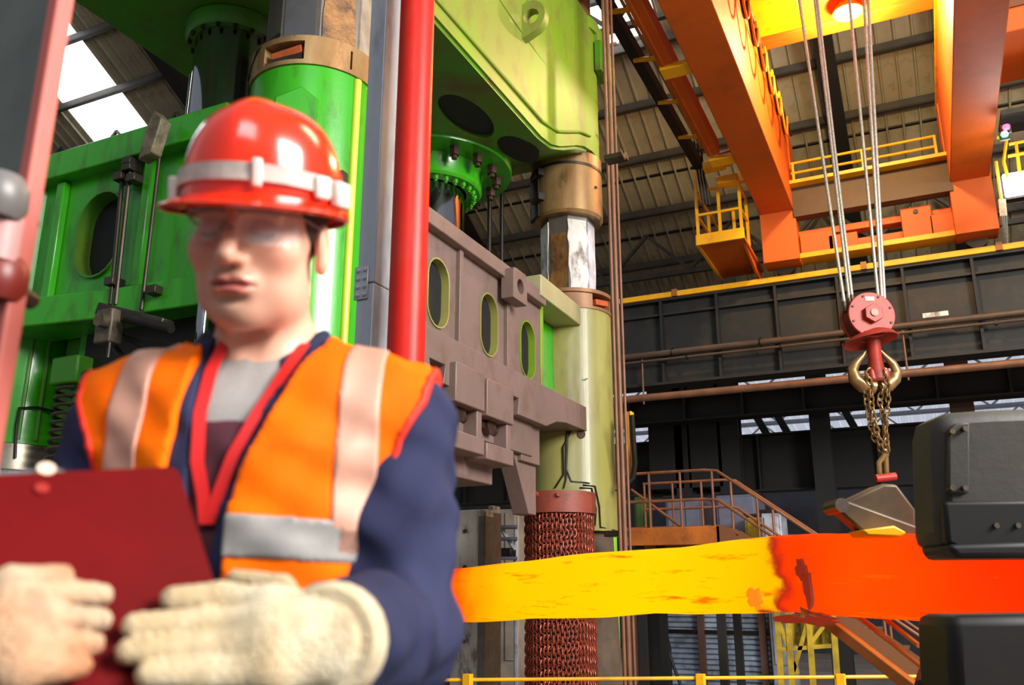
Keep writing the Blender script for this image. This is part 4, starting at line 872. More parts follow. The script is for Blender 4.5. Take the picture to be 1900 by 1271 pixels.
for p_, c in stops[1:-1]: e = E_.new(p_); e.color = (*c, 1)
Lk.new(mr_.outputs[0], rp_.inputs[0])
n2 = N.new('ShaderNodeTexNoise'); n2.inputs['Scale'].default_value = 7; n2.inputs['Detail'].default_value = 8; n2.inputs['Roughness'].default_value = .7
mp = N.new('ShaderNodeMapping'); mp.inputs['Scale'].default_value = (.35, 1.6, 2.6); Lk.new(tc.outputs['Object'], mp.inputs[0]); Lk.new(mp.outputs[0], n2.inputs['Vector'])
r2 = N.new('ShaderNodeMapRange'); r2.inputs[1].default_value = .57; r2.inputs[2].default_value = .68; r2.inputs[4].default_value = .85; Lk.new(n2.outputs[0], r2.inputs[0])
mx = N.new('ShaderNodeMix'); mx.data_type = 'RGBA'; Lk.new(r2.outputs[0], mx.inputs[0]); Lk.new(rp_.outputs[0], mx.inputs[6]); mx.inputs[7].default_value = (.8, .10, 0, 1)
Lk.new(mx.outputs[2], bs.inputs['Emission Color']); bs.inputs['Emission Strength'].default_value = 1.0
hb_ = root('hot_steel_bar', BA, 'glowing yellow forged steel bar turning red towards the dark gripper', 'steel bar')
vsb = []; fsb = []; ns_ = 90; ng = 28
def bar_at(s):
    l1 = (BM-BA).length
    return BA.lerp(BM, s/l1) if s < l1 else BM.lerp(BE, (s-l1)/(LEN-l1))
ux = (BE-BA).normalized(); uy = Vector((0, 0, 1)).cross(ux).normalized(); uz = ux.cross(uy)
from mathutils import noise as mnoise
for i in range(ns_+1):
    s = LEN*i/ns_; c = bar_at(s)
    h = .345+.05*min(s/(LEN*kk), 1.3); h *= (1+.0*s)
    for j in range(ng):
        a = 2*math.pi*j/ng; e = .35; cu, su = math.cos(a), math.sin(a)
        yq = math.copysign(abs(cu)**e, cu)*h*.5; zq = math.copysign(abs(su)**e, su)*h*.5
        nn = mnoise.noise(Vector((s*2.2, yq*5, zq*5)))*.018+mnoise.noise(Vector((s*.8, 3, zq*2)))*.02
        k_ = (1+nn/.2); sh_ = (-zq*.18 if i < 3 else 0)*-1
        vsb.append(c+uy*yq*k_+uz*zq*k_+ux*(-zq*.28*max(0, 1-s/.4)*-1 if False else (-.06*(zq < 0)*(i < 2))))
for i in range(ns_):
    for j in range(ng): fsb.append((i*ng+j, (i+1)*ng+j, (i+1)*ng+(j+1) % ng, i*ng+(j+1) % ng))
fsb += [tuple(range(ng))[::-1], tuple(ns_*ng+j for j in range(ng))]
Mx = Matrix((ux, uy, uz)).transposed()
loc_v = [Mx.inverted() @ (v-BA) for v in vsb]
mb = MB(); mb.add(loc_v, fsb); me = mb.mesh('bar'); me.materials.append(hot)
hb_.rotation_euler = Mx.to_euler(); o = put('bar', me, hb_)
# scale crust clinging to the bar
crust = mat('dark_scale', (46, 14, 8), .9, emit=(.55, .03, .0), es=.35); warm = mat('warm_scale', (46, 14, 8), .9, emit=(1, .22, .0), es=.9)
l1 = (BM-BA).length
rs = random.Random(4)
for (sx, zz_, a_, b_, m__) in ((l1-.15, -.03, .032, .05, warm), (l1+.02, -.135, .08, .022, crust), (l1+.16, -.14, .10, .024, crust), (l1+.14, .02, .018, .09, crust), (l1+.11, .11, .02, .05, crust)):
    pts = [(sx+a_*(1+.35*rs.uniform(-1, 1))*math.cos(t*.3142), zz_+b_*(1+.35*rs.uniform(-1, 1))*math.sin(t*.3142)) for t in range(20)]
    me = MB().prism(pts, 'y', -.205, -.16).mesh('scale_crust'); me.materials.append(m__); put('scale_crust', me, hb_)
# ---- gripper (manipulator) at right
mn = root('bar_manipulator', RD(1790, 1100, 3.1).xy.to_3d()+Vector((0, 0, GZ)), 'dark grey manipulator head gripping the red end of the bar', 'manipulator')
vr = Vector((cy_, sy_, 0)); vd = Vector((-sy_, cy_, 0))
def slab3(pp, d0, d1, name, m, parent, bevel=.02):
    """a solid whose outline is given at distance d0; thickness runs straight back along the floor direction"""
    f = [RD(px, py, d0) for px, py in pp]; k = len(f); bk = [p+vd*(d1-d0) for p in f]
    return MB().add(f+bk, [tuple(range(k)), tuple(range(k, 2*k))]+[(i, (i+1) % k, k+(i+1) % k, k+i) for i in range(k)]).build(name, m, parent, bevel)
gb = mat('gripper_grey', (70, 66, 60), .6, .15, (52, 50, 48), 1.5, .8, .1, 20)
gd = mat('gripper_black', (28, 27, 28), .55, .2, (38, 36, 36), 2)
hd = slab3([(1738, 800), (1744, 774), (1766, 762), (1840, 757), (2060, 750), (2060, 1026), (1790, 1030), (1745, 1012)], 3.2, 3.45, 'head_cover', gb, mn, .05)
slab3([(1760, 1010), (2060, 1000), (2060, 1034), (1775, 1036)], 3.15, 3.4, 'head_sill', gd, mn)
slab3([(1752, 930), (2060, 925), (2060, 1022), (1792, 1026), (1758, 1008)], 3.17, 3.22, 'head_lower_plate', gd, mn, .015)  # black plate added to darken the lower part of the cover
slab3([(1760, 800), (1775, 785), (1800, 782), (1800, 915), (1760, 915)], 3.18, 3.22, 'access_cover', gb, mn, .008)
for px, py in ((1768, 800), (1792, 795), (1768, 905), (1792, 905), (1850, 975), (1890, 975)):
    q = RD(px, py, 3.16); MB().cyl(q, q+vd*.03, .010, 10).build('cover_bolt', dsteel, mn)
slab3([(1560, 935), (1640, 897), (1665, 898), (1700, 945), (1700, 1000), (1620, 975)], 4.4, 4.6, 'upper_jaw', mat('jaw_brown', (96, 80, 60), .5, .4, (60, 50, 40), 4), mn, .015)
slab3([(1545, 938), (1562, 925), (1700, 975), (1720, 1010), (1600, 985)], 4.3, 4.42, 'jaw_link', MATS['jaw_brown'], mn, .012)
q = RD(1560, 938, 4.28); MB().cyl(q-vd*.02, q+vd*.16, .035, 16).build('jaw_pin', dsteel, mn)
slab3([(1600, 983), (1660, 975), (1684, 988), (1670, 996), (1610, 994)], 4.2, 4.4, 'jaw_pad', yellow, mn, .01)
slab3([(1765, 1142), (2060, 1138), (2060, 1330), (1775, 1330), (1768, 1240)], 3.1, 3.4, 'lower_housing', gd, mn, .04)
slab3([(2010, 1000), (2080, 1000), (2080, 1160), (2010, 1160)], 3.4, 3.5, 'neck', gd, mn, .02)
c = RD(1800, 1260, 3.4); MB().box(c.x-.2, c.x+.5, c.y-.1, c.y+.5, GZ, c.z).build('pedestal', gd, mn, .02)
tgs = root('tong_rein', RD(1690, 1271, 4.0), 'orange tong rein slanting down from the bar', 'tongs')
MB().bar(RD(1503, 1128, 4.55), RD(1720, 1296, 4.0), .05, .06).build('rein', orangeframe, tgs, .008); MB().cyl(RD(1503, 1130, 4.5), RD(1508, 1126, 4.7), .05, 14).build('rein_eye', orangeframe, tgs)  # orange glow of the hot bar put into the rein's colour
for i, (p_, q_, lab) in enumerate((((1585, 1138), (1720, 1245), 'thin brown rod slanting beside the tong rein'), ((1620, 1130), (1705, 1198), 'short rusty rod slanting under the red bar'))):
    t = root('brace_rod', RD(*q_, 4.1), lab, 'rod'); MB().tube([RD(*p_, 4.5), RD(*q_, 4.1)], .012, 8).build('rod', orangeframe, t); MB().cyl(RD(*p_, 4.5)-vd*.02, RD(*p_, 4.5)+vd*.05, .025, 10).build('rod_eye', orangeframe, t)
# ---- out-of-focus machine frame at the left edge
q = RD(92, 300, 1.15)
ff = root('machine_post', (q.x, q.y, 0), 'blurred grey and salmon machine post at the left edge', 'machine post')
salmon = mat('salmon_paint', (190, 96, 84), .5, 0, (168, 80, 70), 3, .5); palef = mat('pale_frame', (112, 116, 108), .4, .3, (86, 88, 82), 3, .7)
MB().box(q.x-.25, q.x-.012, q.y-.02, q.y+.0, 0, 2.6).build('post_panel', palef, ff, .01)
MB().box(q.x-.015, q.x+.008, q.y-.03, q.y-.005, 0, 2.6).build('post_edge', salmon, ff, .004)
for py, m, hh in ((368, mat('grey_boss', (104, 100, 98), .4), .028), (520, mat('dark_red_cap', (120, 36, 28), .4), .028)):
    p = RD(-6, py, 1.08); MB().lathe([(.001, -hh), (.028, -hh), (.036, -.012), (.036, .012), (.028, hh), (.001, hh)], p.x, p.y, 24, cz=p.z).build('handwheel_boss', m, ff)
    MB().cyl(p, p+vd*.08, .012, 12).build('spindle', dsteel, ff)
p = RD(0, 445, 1.08); MB().cyl(p+Vector((0,0,-.03)), p+Vector((0,0,.03)), .024, 16).build('collar', mat('pink_grey', (190, 140, 136), .5), ff)
# ================================================================ the worker
POX, POY = -.319, 1.10                                   # lateral / forward of the camera, on the deck
Rz = Matrix.Rotation(YAW, 3, 'Z'); PO = Rz @ Vector((POX, POY, 0))
def LC(p): return np.array(Rz.inverted() @ (Vector(p)-PO))
def CL(px, py, d): return LC(RD(px, py, d))
def YL(px, py, yf):
    v = (635.5-py)/F; return CL(px, py, yf/(c_-v*s_))
per = root('person', PO, 'worker in red hard hat, orange vest and navy jacket reading a clipboard', 'person', rz=YAW)
# ---- signed distance helpers (N x 3 arrays)
def ell(p, c, r):
    r = np.array(r); q = (p-np.array(c))/r; k = np.sqrt((q*q).sum(1))+1e-9; k2 = np.sqrt(((q/r)**2).sum(1))+1e-9
    return k*(k-1)/k2
def cap(p, a, b, ra, rb=None):
    a, b = np.array(a), np.array(b); rb = ra if rb is None else rb; ab = b-a
    t = np.clip(((p-a) @ ab)/(ab @ ab), 0, 1); return np.linalg.norm(p-a-t[:, None]*ab, axis=1)-(ra+(rb-ra)*t)
def chain(p, pts, rs, k=.01):
    d = None
    for i in range(len(pts)-1):
        e = cap(p, pts[i], pts[i+1], rs[i], rs[i+1]); d = e if d is None else su(d, e, k)
    return d
def su(a, b, k): h = np.clip(.5+.5*(b-a)/k, 0, 1); return b+(a-b)*h-k*h*(1-h)
def ss(a, b, k): return -su(-a, b, k)                    # a minus b
def si(a, b, k): return -su(-a, -b, k)
def nets(f, lo, hi, res):
    lo, hi = np.array(lo, float), np.array(hi, float); B = 8
    n = np.ceil((hi-lo)/res/B).astype(int)*B; nb = n//B
    cg = [lo[i]+(np.arange(nb[i])+.5)*B*res for i in range(3)]
    P = np.stack(np.meshgrid(*cg, indexing='ij'), -1).reshape(-1, 3)
    cv = f(P).reshape(nb)
    V = np.repeat(np.repeat(np.repeat(cv, B, 0), B, 1), B, 2).astype(np.float32)
    act = np.argwhere(np.abs(cv) < B*res*1.5)
    off = np.stack(np.meshgrid(*[np.arange(B)]*3, indexing='ij'), -1).reshape(-1, 3)
    I = (act[:, None, :]*B+off[None]).reshape(-1, 3)
    for s in range(0, len(I), 400000):
        J = I[s:s+400000]; V[J[:, 0], J[:, 1], J[:, 2]] = f(lo+(J+.5)*res)
    ins = V < 0; cs = np.zeros(tuple(n-1), np.int8)
    for dx in (0, 1):
        for dy in (0, 1):
            for dz in (0, 1): cs += ins[dx:n[0]-1+dx, dy:n[1]-1+dy, dz:n[2]-1+dz]
    cells = np.argwhere((cs > 0) & (cs < 8)); idx = -np.ones(tuple(n-1), np.int32); idx[tuple(cells.T)] = np.arange(len(cells))
    acc = np.zeros((len(cells), 3)); cnt = np.zeros(len(cells))
    cor = [(a, b, c) for a in (0, 1) for b in (0, 1) for c in (0, 1)]
    cvv = {c: V[cells[:, 0]+c[0], cells[:, 1]+c[1], cells[:, 2]+c[2]] for c in cor}
    for c in cor:
        for ax in range(3):
            if c[ax] == 0:
                e = list(c); e[ax] = 1; e = tuple(e); a, b = cvv[c], cvv[e]; m = (a < 0) != (b < 0)
                t = np.where(m, a/np.where(m, a-b, 1), 0); pt = np.tile(np.array(c, float), (len(cells), 1)); pt[:, ax] = t
                acc[m] += pt[m]; cnt[m] += 1
    verts = lo+(cells+acc/cnt[:, None]+.5)*res; faces = []
    for ax in range(3):
        u, w = [(1, 2), (2, 0), (0, 1)][ax]
        sl0 = [slice(None)]*3; sl1 = [slice(None)]*3; sl0[ax] = slice(0, -1); sl1[ax] = slice(1, None)
        E = np.argwhere(ins[tuple(sl0)] != ins[tuple(sl1)])
        E = E[(E[:, u] > 0) & (E[:, w] > 0) & (E[:, u] < n[u]-1) & (E[:, w] < n[w]-1)]
        def at(du, dw): J = E.copy(); J[:, u] += du; J[:, w] += dw; return idx[J[:, 0], J[:, 1], J[:, 2]]
        q = np.stack([at(-1, -1), at(0, -1), at(0, 0), at(-1, 0)], 1)
        fl = ~ins[E[:, 0], E[:, 1], E[:, 2]]; q[fl] = q[fl][:, ::-1]; faces.append(q)
    fc = np.concatenate(faces); fc = fc[(fc >= 0).all(1)]
    return verts, fc
def nmesh(name, f, lo, hi, res, m, parent, col=None, smooth=1):
    v, q = nets(f, lo, hi, res)
    me = bpy.data.meshes.new(name); me.from_pydata(v.tolist(), [], q.tolist()); me.update(); me.shade_smooth()
    if col is not None:
        at = me.color_attributes.new('Col', 'FLOAT_COLOR', 'POINT'); cc = np.ones((len(v), 4), np.float32); cc[:, :3] = col(v); at.data.foreach_set('color', cc.ravel())
    me.materials.append(m); o = put(name, me, parent)
    if smooth:
        s = o.modifiers.new('smooth', 'SMOOTH'); s.factor = .5; s.iterations = smooth
    return o
# ---- head frame
HYAW, HPIT, HROL = math.radians(-3), math.radians(16), math.radians(3)
HC = YL(482, 440, 1.045)
RH = np.array(Matrix.Rotation(HYAW, 3, 'Z') @ Matrix.Rotation(HPIT, 3, 'X') @ Matrix.Rotation(HROL, 3, 'Y'))
def toH(p): return (p-HC) @ RH                            # local -> head coordinates
def fromH(p): return np.array(p) @ RH.T+HC
def head_sdf(p):
    h = toH(p); m = np.stack([np.abs(h[:, 0]), h[:, 1], h[:, 2]], 1)
    d = ell(h, (0, .014, .036), (.076, .096, .090))
    d = su(d, ell(h, (0, -.030, -.040), (.060, .062, .086)), .03)
    d = su(d, ell(m, (.034, -.020, -.076), (.024, .042, .030)), .03)          # jaw corners
    d = su(d, ell(h, (0, -.066, -.098), (.027, .024, .022)), .025)            # chin
    d = su(d, ell(m, (.043, -.060, -.024), (.022, .022, .020)), .025)         # cheekbones
    d = su(d, cap(m, (.012, -.088, .021), (.044, -.074, .022), .010), .016)   # brow
    d = ss(d, ell(m, (.031, -.096, -.001), (.021, .020, .0155)), .014)        # eye sockets
    d = su(d, ell(m, (.0305, -.0735, -.001), (.0165, .0145, .0135)), .005)    # closed eyelids
    d = su(d, cap(m, (.022, -.0885, -.0075), (.042, -.0815, -.0065), .0022), .003)
    d = su(d, cap(h, (0, -.089, .012), (0, -.1135, -.033), .0078, .0120), .009)  # nose
    d = su(d, ell(m, (.0105, -.098, -.037), (.008, .0105, .0075)), .008)
    d = ss(d, ell(m, (.0065, -.106, -.0455), (.003, .004, .002)), .003)
    d = su(d, ell(h, (0, -.083, -.066), (.027, .014, .017)), .014)            # mouth mound
    d = su(d, chain(m, [(0, -.0965, -.0610), (.012, -.0945, -.0620), (.025, -.0840, -.0665)], [.0046, .0050, .002]), .004)
    d = su(d, chain(m, [(0, -.0950, -.0725), (.012, -.0930, -.0715), (.024, -.0840, -.0675)], [.0062, .0058, .002]), .004)
    d = ss(d, chain(m, [(0, -.1010, -.0670), (.013, -.0985, -.0668), (.028, -.0865, -.0672)], [.0022, .0022, .0015]), .003)
    d = ss(d, cap(h, (0, -.103, -.050), (0, -.101, -.057), .0028), .004)      # philtrum
    d = ss(d, ell(h, (0, -.094, -.084), (.018, .006, .005)), .008)
    # ears
    e = ell(m, (.079, .016, -.012), (.0085, .020, .033)); e = su(e, ell(m, (.078, .010, -.034), (.007, .010, .011)), .006)
    e = ss(e, ell(m, (.0875, .012, -.008), (.006, .011, .019)), .004); d = su(d, e, .007)
    d = su(d, chain(h, [(0, .022, -.06), (.0, .038, -.15), (.0, .050, -.21)], [.058, .056, .066], .02), .025)   # neck
    d = ss(d, ell(m, (.0, -.035, -.135), (.02, .02, .03)), .02)
    return d
NB = fromH((0, .045, -.19))
def torso(p, g=0.):
    z = p[:, 2]; zz = [.80, .95, 1.10, 1.25, 1.36, 1.45]
    rx = np.interp(z, zz, [.165, .158, .155, .172, .178, .15])+g; ry = np.interp(z, zz, [.115, .108, .105, .118, .115, .09])+g
    q = np.sqrt(((p[:, 0])/rx)**2+((p[:, 1]-.02)/ry)**2); d = (q-1)*np.minimum(rx, ry)*.95
    d = si(d, np.maximum(z-1.44-g, .85-z), .05)
    d = su(d, cap(np.stack([np.abs(p[:, 0]), p[:, 1], p[:, 2]], 1), (.02, .03, 1.445), (.165, .02, 1.405), .062+g, .056+g), .06)
    d = su(d, cap(p, (NB[0], NB[1], 1.45), (NB[0], NB[1], 1.50), .062+g*.6), .05)
    return d
def body_sdf(p): return su(head_sdf(p), torso(p), .03)
def skin_col(v):
    h = toH(v); m = np.stack([np.abs(h[:, 0]), h[:, 1], h[:, 2]], 1)
    base = np.tile(np.array(lin((226, 172, 146))), (len(v), 1))
    def blend(mask, colr):
        nonlocal base
        base = base*(1-mask[:, None])+np.array(lin(colr))*mask[:, None]
    sm = lambda d, w: np.clip(.5-d/w, 0, 1)
    fr = (h[:, 1] < -.04).astype(float)
    blend(.35*sm(ell(m, (.043, -.07, -.030), (.022, .03, .020)), .015), (222, 126, 104))
    blend(.35*sm(ell(h, (0, -.108, -.036), (.016, .014, .012)), .012), (220, 130, 108))
    blend(.38*fr*sm(ell(h, (0, -.06, -.088), (.055, .06, .034)), .025), (150, 112, 92))        # stubble
    blend(.35*fr*sm(ell(h, (0, -.098, -.054), (.026, .02, .007)), .006), (140, 100, 84))
    blend(.85*sm(ell(h, (0, -.094, -.0668), (.026, .014, .0105)), .004), (186, 92, 84))        # lips
    blend(.8*sm(cap(m, (.0, -.1, -.0668), (.027, -.088, -.0672), .0022), .003), (110, 44, 42))
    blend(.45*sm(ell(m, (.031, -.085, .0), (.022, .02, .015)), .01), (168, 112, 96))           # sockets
    blend(.8*sm(cap(m, (.020, -.0885, -.0075), (.045, -.0815, -.0065), .0028), .003), (62, 40, 32))   # lashes
    blend(.8*sm(chain(m, [(.012, -.100, .0195), (.03, -.094, .0235), (.048, -.08, .019)], [.0042, .0048, .003]), .004), (92, 60, 42))  # brows
    return base
skin = bpy.data.materials.new('skin'); skin.use_nodes = True; nb_ = skin.node_tree.nodes; bs = nb_['Principled BSDF']
at = nb_.new('ShaderNodeAttribute'); at.attribute_name = 'Col'; skin.node_tree.links.new(at.outputs['Color'], bs.inputs['Base Color']); bs.inputs['Roughness'].default_value = .42
bs.inputs['Subsurface Weight'].default_value = .12; bs.inputs['Subsurface Radius'].default_value = (.01, .004, .002)
nmesh('body', body_sdf, (-.27, -.25, 1.10), (.27, .22, 1.80), .0026, skin, per, skin_col)
# hair: short, under the hat
hairm = mat('short_brown_hair', (66, 44, 32), .6, 0, (46, 30, 22), 60, .8, .5, 200)
def hair_sdf(p):
    h = toH(p); m = np.abs(h[:, 0]); d = ell(h, (0, .016, .036), (.0795, .0985, .092))
    d = np.maximum(d, -ell(h, (0, -.07, -.03), (.082, .10, .10)))
    return np.maximum(d, -(h[:, 2]+.045))
nmesh('hair', hair_sdf, HC-.14, HC+.16, .004, hairm, per)
# ---- arms, jacket
SL, EL, WL = np.array((.172, .02, 1.405)), np.array((.192, -.05, 1.150)), CL(612, 1190, .745)
SR, ER, WR = np.array((-.178, .02, 1.405)), np.array((-.215, -.02, 1.14)), CL(-45, 1225, .66)
def wr(p, a=.004): return a*(np.sin(p[:, 2]*95+p[:, 0]*60+2*np.sin(p[:, 1]*40))*.6+np.sin(p[:, 0]*80-p[:, 2]*55+p[:, 1]*70)*.5)
def arms(p, g=0.):
    d = chain(p, [SL, SL*.45+EL*.55, EL], [.064+g, .060+g, .056+g], .02)
    d = su(d, chain(p, [EL, EL*.5+WL*.5, WL], [.056+g, .053+g, .043+g], .02), .03)
    e = chain(p, [SR, SR*.45+ER*.55, ER], [.064+g, .060+g, .056+g], .02)
    e = su(e, chain(p, [ER, ER*.5+WR*.5, WR], [.056+g, .053+g, .043+g], .02), .03)
    return np.minimum(d, e)
def xl(z): return np.interp(z, [1.20, 1.28, 1.46, 1.52], [-.02, -.045, -.062, -.06])
def xr(z): return np.interp(z, [1.20, 1.29, 1.50, 1.54], [-.018, -.010, .060, .062])
def vcut(p, l, r):
    """>0 inside the open front between edges l and r"""
    z = p[:, 2]; return np.minimum(np.minimum(p[:, 0]-l(z), r(z)-p[:, 0]), .03-p[:, 1])
def jacket_sdf(p):
    d = su(torso(p, .014), arms(p, .006), .03)+wr(p)
    for W_, E_ in ((WL, EL), (WR, ER)):
        ax = (W_-E_)/np.linalg.norm(W_-E_); near = np.linalg.norm(p-W_, axis=1)-.11; d = np.maximum(d, np.minimum((p-W_) @ ax+.004, -near))
    d = np.maximum(d, vcut(p, xl, xr))
    h = toH(p); d = np.maximum(d, -(cap(p, NB+np.array((0, -.01, .05)), NB+np.array((0, -.03, .25)), .066, .07)))
    return np.maximum(d, p[:, 2]-1.515)
navy = mat('navy_twill', (44, 47, 76), .85, 0, (31, 33, 56), 6, .6, .15, 300, spec=.2)
jk = nmesh('jacket', jacket_sdf, (-.36, -.55, .84), (.38, .24, 1.54), .0045, navy, per, smooth=2)
shirt = mat('grey_tshirt', (160, 154, 150), .85, 0, (142, 134, 130), 12, .5, .2, 300)
nmesh('tshirt', lambda p: np.maximum(np.maximum(torso(p, .004), np.abs(p[:, 0])-.09), np.maximum(1.375-p[:, 2], np.maximum(p[:, 1]-.05, p[:, 2]-1.478-.5*np.abs(p[:, 0])))), (-.12, -.16, 1.30), (.12, .10, 1.56), .004, shirt, per)
nmesh('sweater', lambda p: np.maximum(np.maximum(torso(p, .006)+wr(p, .002), np.abs(p[:, 0])-.09), np.maximum(p[:, 2]-1.392, 1.15-p[:, 2])), (-.12, -.16, 1.12), (.12, .2, 1.42), .005, mat('maroon_sweater', (86, 30, 40), .85, 0, (60, 24, 40), 20, .6), per)
def front_y(f, x, z):
    y = -.4
    for _ in range(60):
        d = float(f(np.array([[x, y, z]]))[0])
        if d < .0006: break
        y += max(d*.8, .0005)
    return y
# collar
b = MB(); cpts = []
for k in range(25):
    a = math.radians(-62+304*k/24); zc_ = 1.500+.030*math.sin(max(0, min(math.pi, (k/24)*math.pi)))
    cpts.append((NB[0]+.078*math.cos(a), NB[1]-.012+.072*math.sin(a), zc_))
vs = []; 
for k, p_ in enumerate(cpts):
    a = math.radians(-62+304*k/24); nx, ny = math.cos(a), math.sin(a); w_ = .022+.014*abs(k-12)/12; ed = min(1, min(k, 24-k)/4); p_ = (p_[0], p_[1], p_[2]-.020*(1-ed))
    vs += [(p_[0]-nx*.006, p_[1]-ny*.006, p_[2]+.016*ed), (p_[0]+nx*.004, p_[1]+ny*.004, p_[2]+.018*ed), (p_[0]+nx*w_, p_[1]+ny*w_, p_[2]-.028), (p_[0]+nx*(w_-.006), p_[1]+ny*(w_-.006), p_[2]-.034)]
b.add(vs, [(i*4+j, (i+1)*4+j, (i+1)*4+(j+1) % 4, i*4+(j+1) % 4) for i in range(24) for j in range(4)]+[(0, 1, 2, 3), (96, 97, 98, 99)])
co = b.build('collar', navy, per, local=True)
# red lanyard straps
lanm = mat('red_lanyard', (214, 24, 22), .5)
for pts in ([(-.045, 1.505), (-.050, 1.46), (-.047, 1.40), (-.040, 1.34), (-.028, 1.30), (-.022, 1.27)], [(.052, 1.505), (.040, 1.45), (.022, 1.40), (.002, 1.35), (-.012, 1.30), (-.02, 1.27)]):
    q = [Vector((x, front_y(lambda p: np.minimum(torso(p, .008), jacket_sdf(p)), x, z)-.003, z)) for x, z in pts]; w_ = Vector((.0075, 0, .0)); n = len(q)
    vs = []
    for p_ in q: vs += [p_-w_, p_+w_, p_+w_+Vector((0, -.002, 0)), p_-w_+Vector((0, -.002, 0))]
    MB().add(vs, [(i*4+j, (i+1)*4+j, (i+1)*4+(j+1) % 4, i*4+(j+1) % 4) for i in range(n-1) for j in range(4)]+[(0, 1, 2, 3), ((n-1)*4, n*4-3, n*4-2, n*4-1)]).build('lanyard', lanm, per, local=True)
# ---- vest
hiviz = mat('orange_hi_vis', (255, 98, 2), .7, 0, (255, 120, 2), 5, .8, .12, 200, spec=.1)
reflect = mat('reflective_tape', (150, 146, 142), .5, .1, (128, 124, 120), 12, .6, .1, 300)
def vl(z): return np.interp(z, [1.00, 1.30, 1.42, 1.52], [-.085, -.078, -.070, -.066])
def vr_(z): return np.interp(z, [1.00, 1.28, 1.33, 1.50, 1.53], [.0, .002, .012, .078, .082])
def vest_solid(p, g):
    d = torso(p, .026+g)+wr(p, .0025)
    ax = np.abs(p[:, 0]); z = p[:, 2]
    e = cap(np.stack([ax, p[:, 1], z], 1), (.10, .02, 1.40), (.188, .02, 1.392), .072+g, .074+g); d = su(d, e, .03)
    arm = np.interp(z, [1.0, 1.20, 1.30, 1.37, 1.42, 1.47], [.20, .182, .176, .188, .214, .225])
    return np.maximum(d, ax-arm)
def vest_sdf(p, g=0.):
    d = vest_solid(p, g)
    d = np.maximum(d, vcut(p, vl, vr_))
    d = np.maximum(d, -cap(p, NB+np.array((0, -.005, 0)), NB+np.array((0, -.03, .25)), .098, .10))
    return np.maximum(d, 1.03-p[:, 2])
vt = nmesh('safety_vest', vest_sdf, (-.27, -.20, 1.0), (.27, .22, 1.54), .0042, hiviz, per, smooth=2)
def band(p): return np.maximum(vest_sdf(p, .003), np.abs(p[:, 2]-(1.258-.05*np.abs(p[:, 0])))-.024)
nmesh('reflective_band', band, (-.25, -.20, 1.18), (.25, .2, 1.32), .004, reflect, vt)
for sgn in (1, -1): nmesh('reflective_brace', lambda p: np.maximum(np.maximum(vest_sdf(p, .003), np.abs(sgn*p[:, 0]-.138)-.024), 1.23-p[:, 2]), ((.09 if sgn > 0 else -.19), -.20, 1.2), ((.19 if sgn > 0 else -.09), .2, 1.54), .004, mat('warm_tinted_tape', (204, 150, 128), .5, .1, (186, 136, 116), 12, .6, .1, 300), vt)  # brace tape tinted: warm reflected light put into its colour
def pip(p):
    ax = np.abs(p[:, 0]); z = p[:, 2]; arm = np.interp(z, [1.0, 1.20, 1.30, 1.37, 1.42, 1.47], [.20, .182, .176, .188, .214, .225])
    return np.maximum(np.maximum(vest_solid(p, .003), np.abs(ax-arm+.003)-.006), 1.04-z)
for sgn in (1, -1): nmesh('armhole_piping', lambda p: np.maximum(pip(p), -sgn*p[:, 0]), ((.0 if sgn > 0 else -.26), -.2, 1.0), ((.26 if sgn > 0 else .0), .22, 1.52), .004, mat('red_piping', (232, 40, 10), .6), vt)
# trousers and boots
def legs(p):
    m = np.stack([np.abs(p[:, 0]), p[:, 1], p[:, 2]], 1)
    d = chain(m, [(.085, .02, .93), (.095, .0, .50), (.10, .03, .10)], [.098, .072, .062], .03)
    return np.maximum(su(d, ell(p, (0, .02, .93), (.165, .115, .10)), .04)+wr(p, .003), .07-p[:, 2])
nmesh('trousers', legs, (-.24, -.16, .05), (.24, .18, 1.04), .009, navy, per)
for sgn in (1, -1):
    nmesh('boot', lambda p: np.maximum(su(cap(p, (sgn*.10, .03, .14), (sgn*.10, .03, .06), .052), cap(p, (sgn*.10, .03, .045), (sgn*.115, -.12, .040), .045, .042), .03), .002-p[:, 2]), (sgn*.105-.07, -.20, -.01), (sgn*.105+.07, .12, .22), .007, mat('black_boot', (24, 22, 22), .5), per)
# ---- hard hat
hat = bpy.data.objects.new('hard_hat', None); COL.objects.link(hat); hat.parent = per; hat.empty_display_size = .05
redhat = mat('glossy_red_plastic', (236, 40, 8), .22, 0, (244, 54, 12), 3, .4, coat=.7)
def hatpt(th, t, off=0., rim=True):
    """th 0 = front (-y); t 0 rim .. 1 crown"""
    sx, sy2 = .100, .124; a = t*math.pi/2; r = math.cos(a)**.62; z = math.sin(a)**1.0*.128
    x = math.sin(th)*(sx+off)*r; y = -math.cos(th)*(sy2+off)*r
    rid = .006*math.exp(-(x/.022)**2)*(t > .25); z += rid+off*math.sin(a)
    return (x, y+.012, z+.030)
TN, PN = 72, 18; vs = []; fs = []
for i in range(TN):
    th = 2*math.pi*i/TN; c = math.cos(th); pk = .046*max(0, c)**1.6+.007
    x, y, z = hatpt(th, 0); nx, ny = math.sin(th), -math.cos(th)
    vs += [(x+nx*(pk-.004), y+ny*(pk-.004), z-.014-.010*max(0, c)), (x+nx*pk, y+ny*pk, z-.010-.010*max(0, c)), (x+nx*.006, y+ny*.006, z-.002)]
    for j in range(PN): vs.append(hatpt(th, j/PN))
m_ = PN+3; top = len(vs); vs.append((0, .012, .030+.128+.006))
for i in range(TN):
    i2 = (i+1) % TN
    for j in range(m_-1): fs.append((i*m_+j, i2*m_+j, i2*m_+j+1, i*m_+j+1))
    fs.append((i*m_+m_-1, i2*m_+m_-1, top))
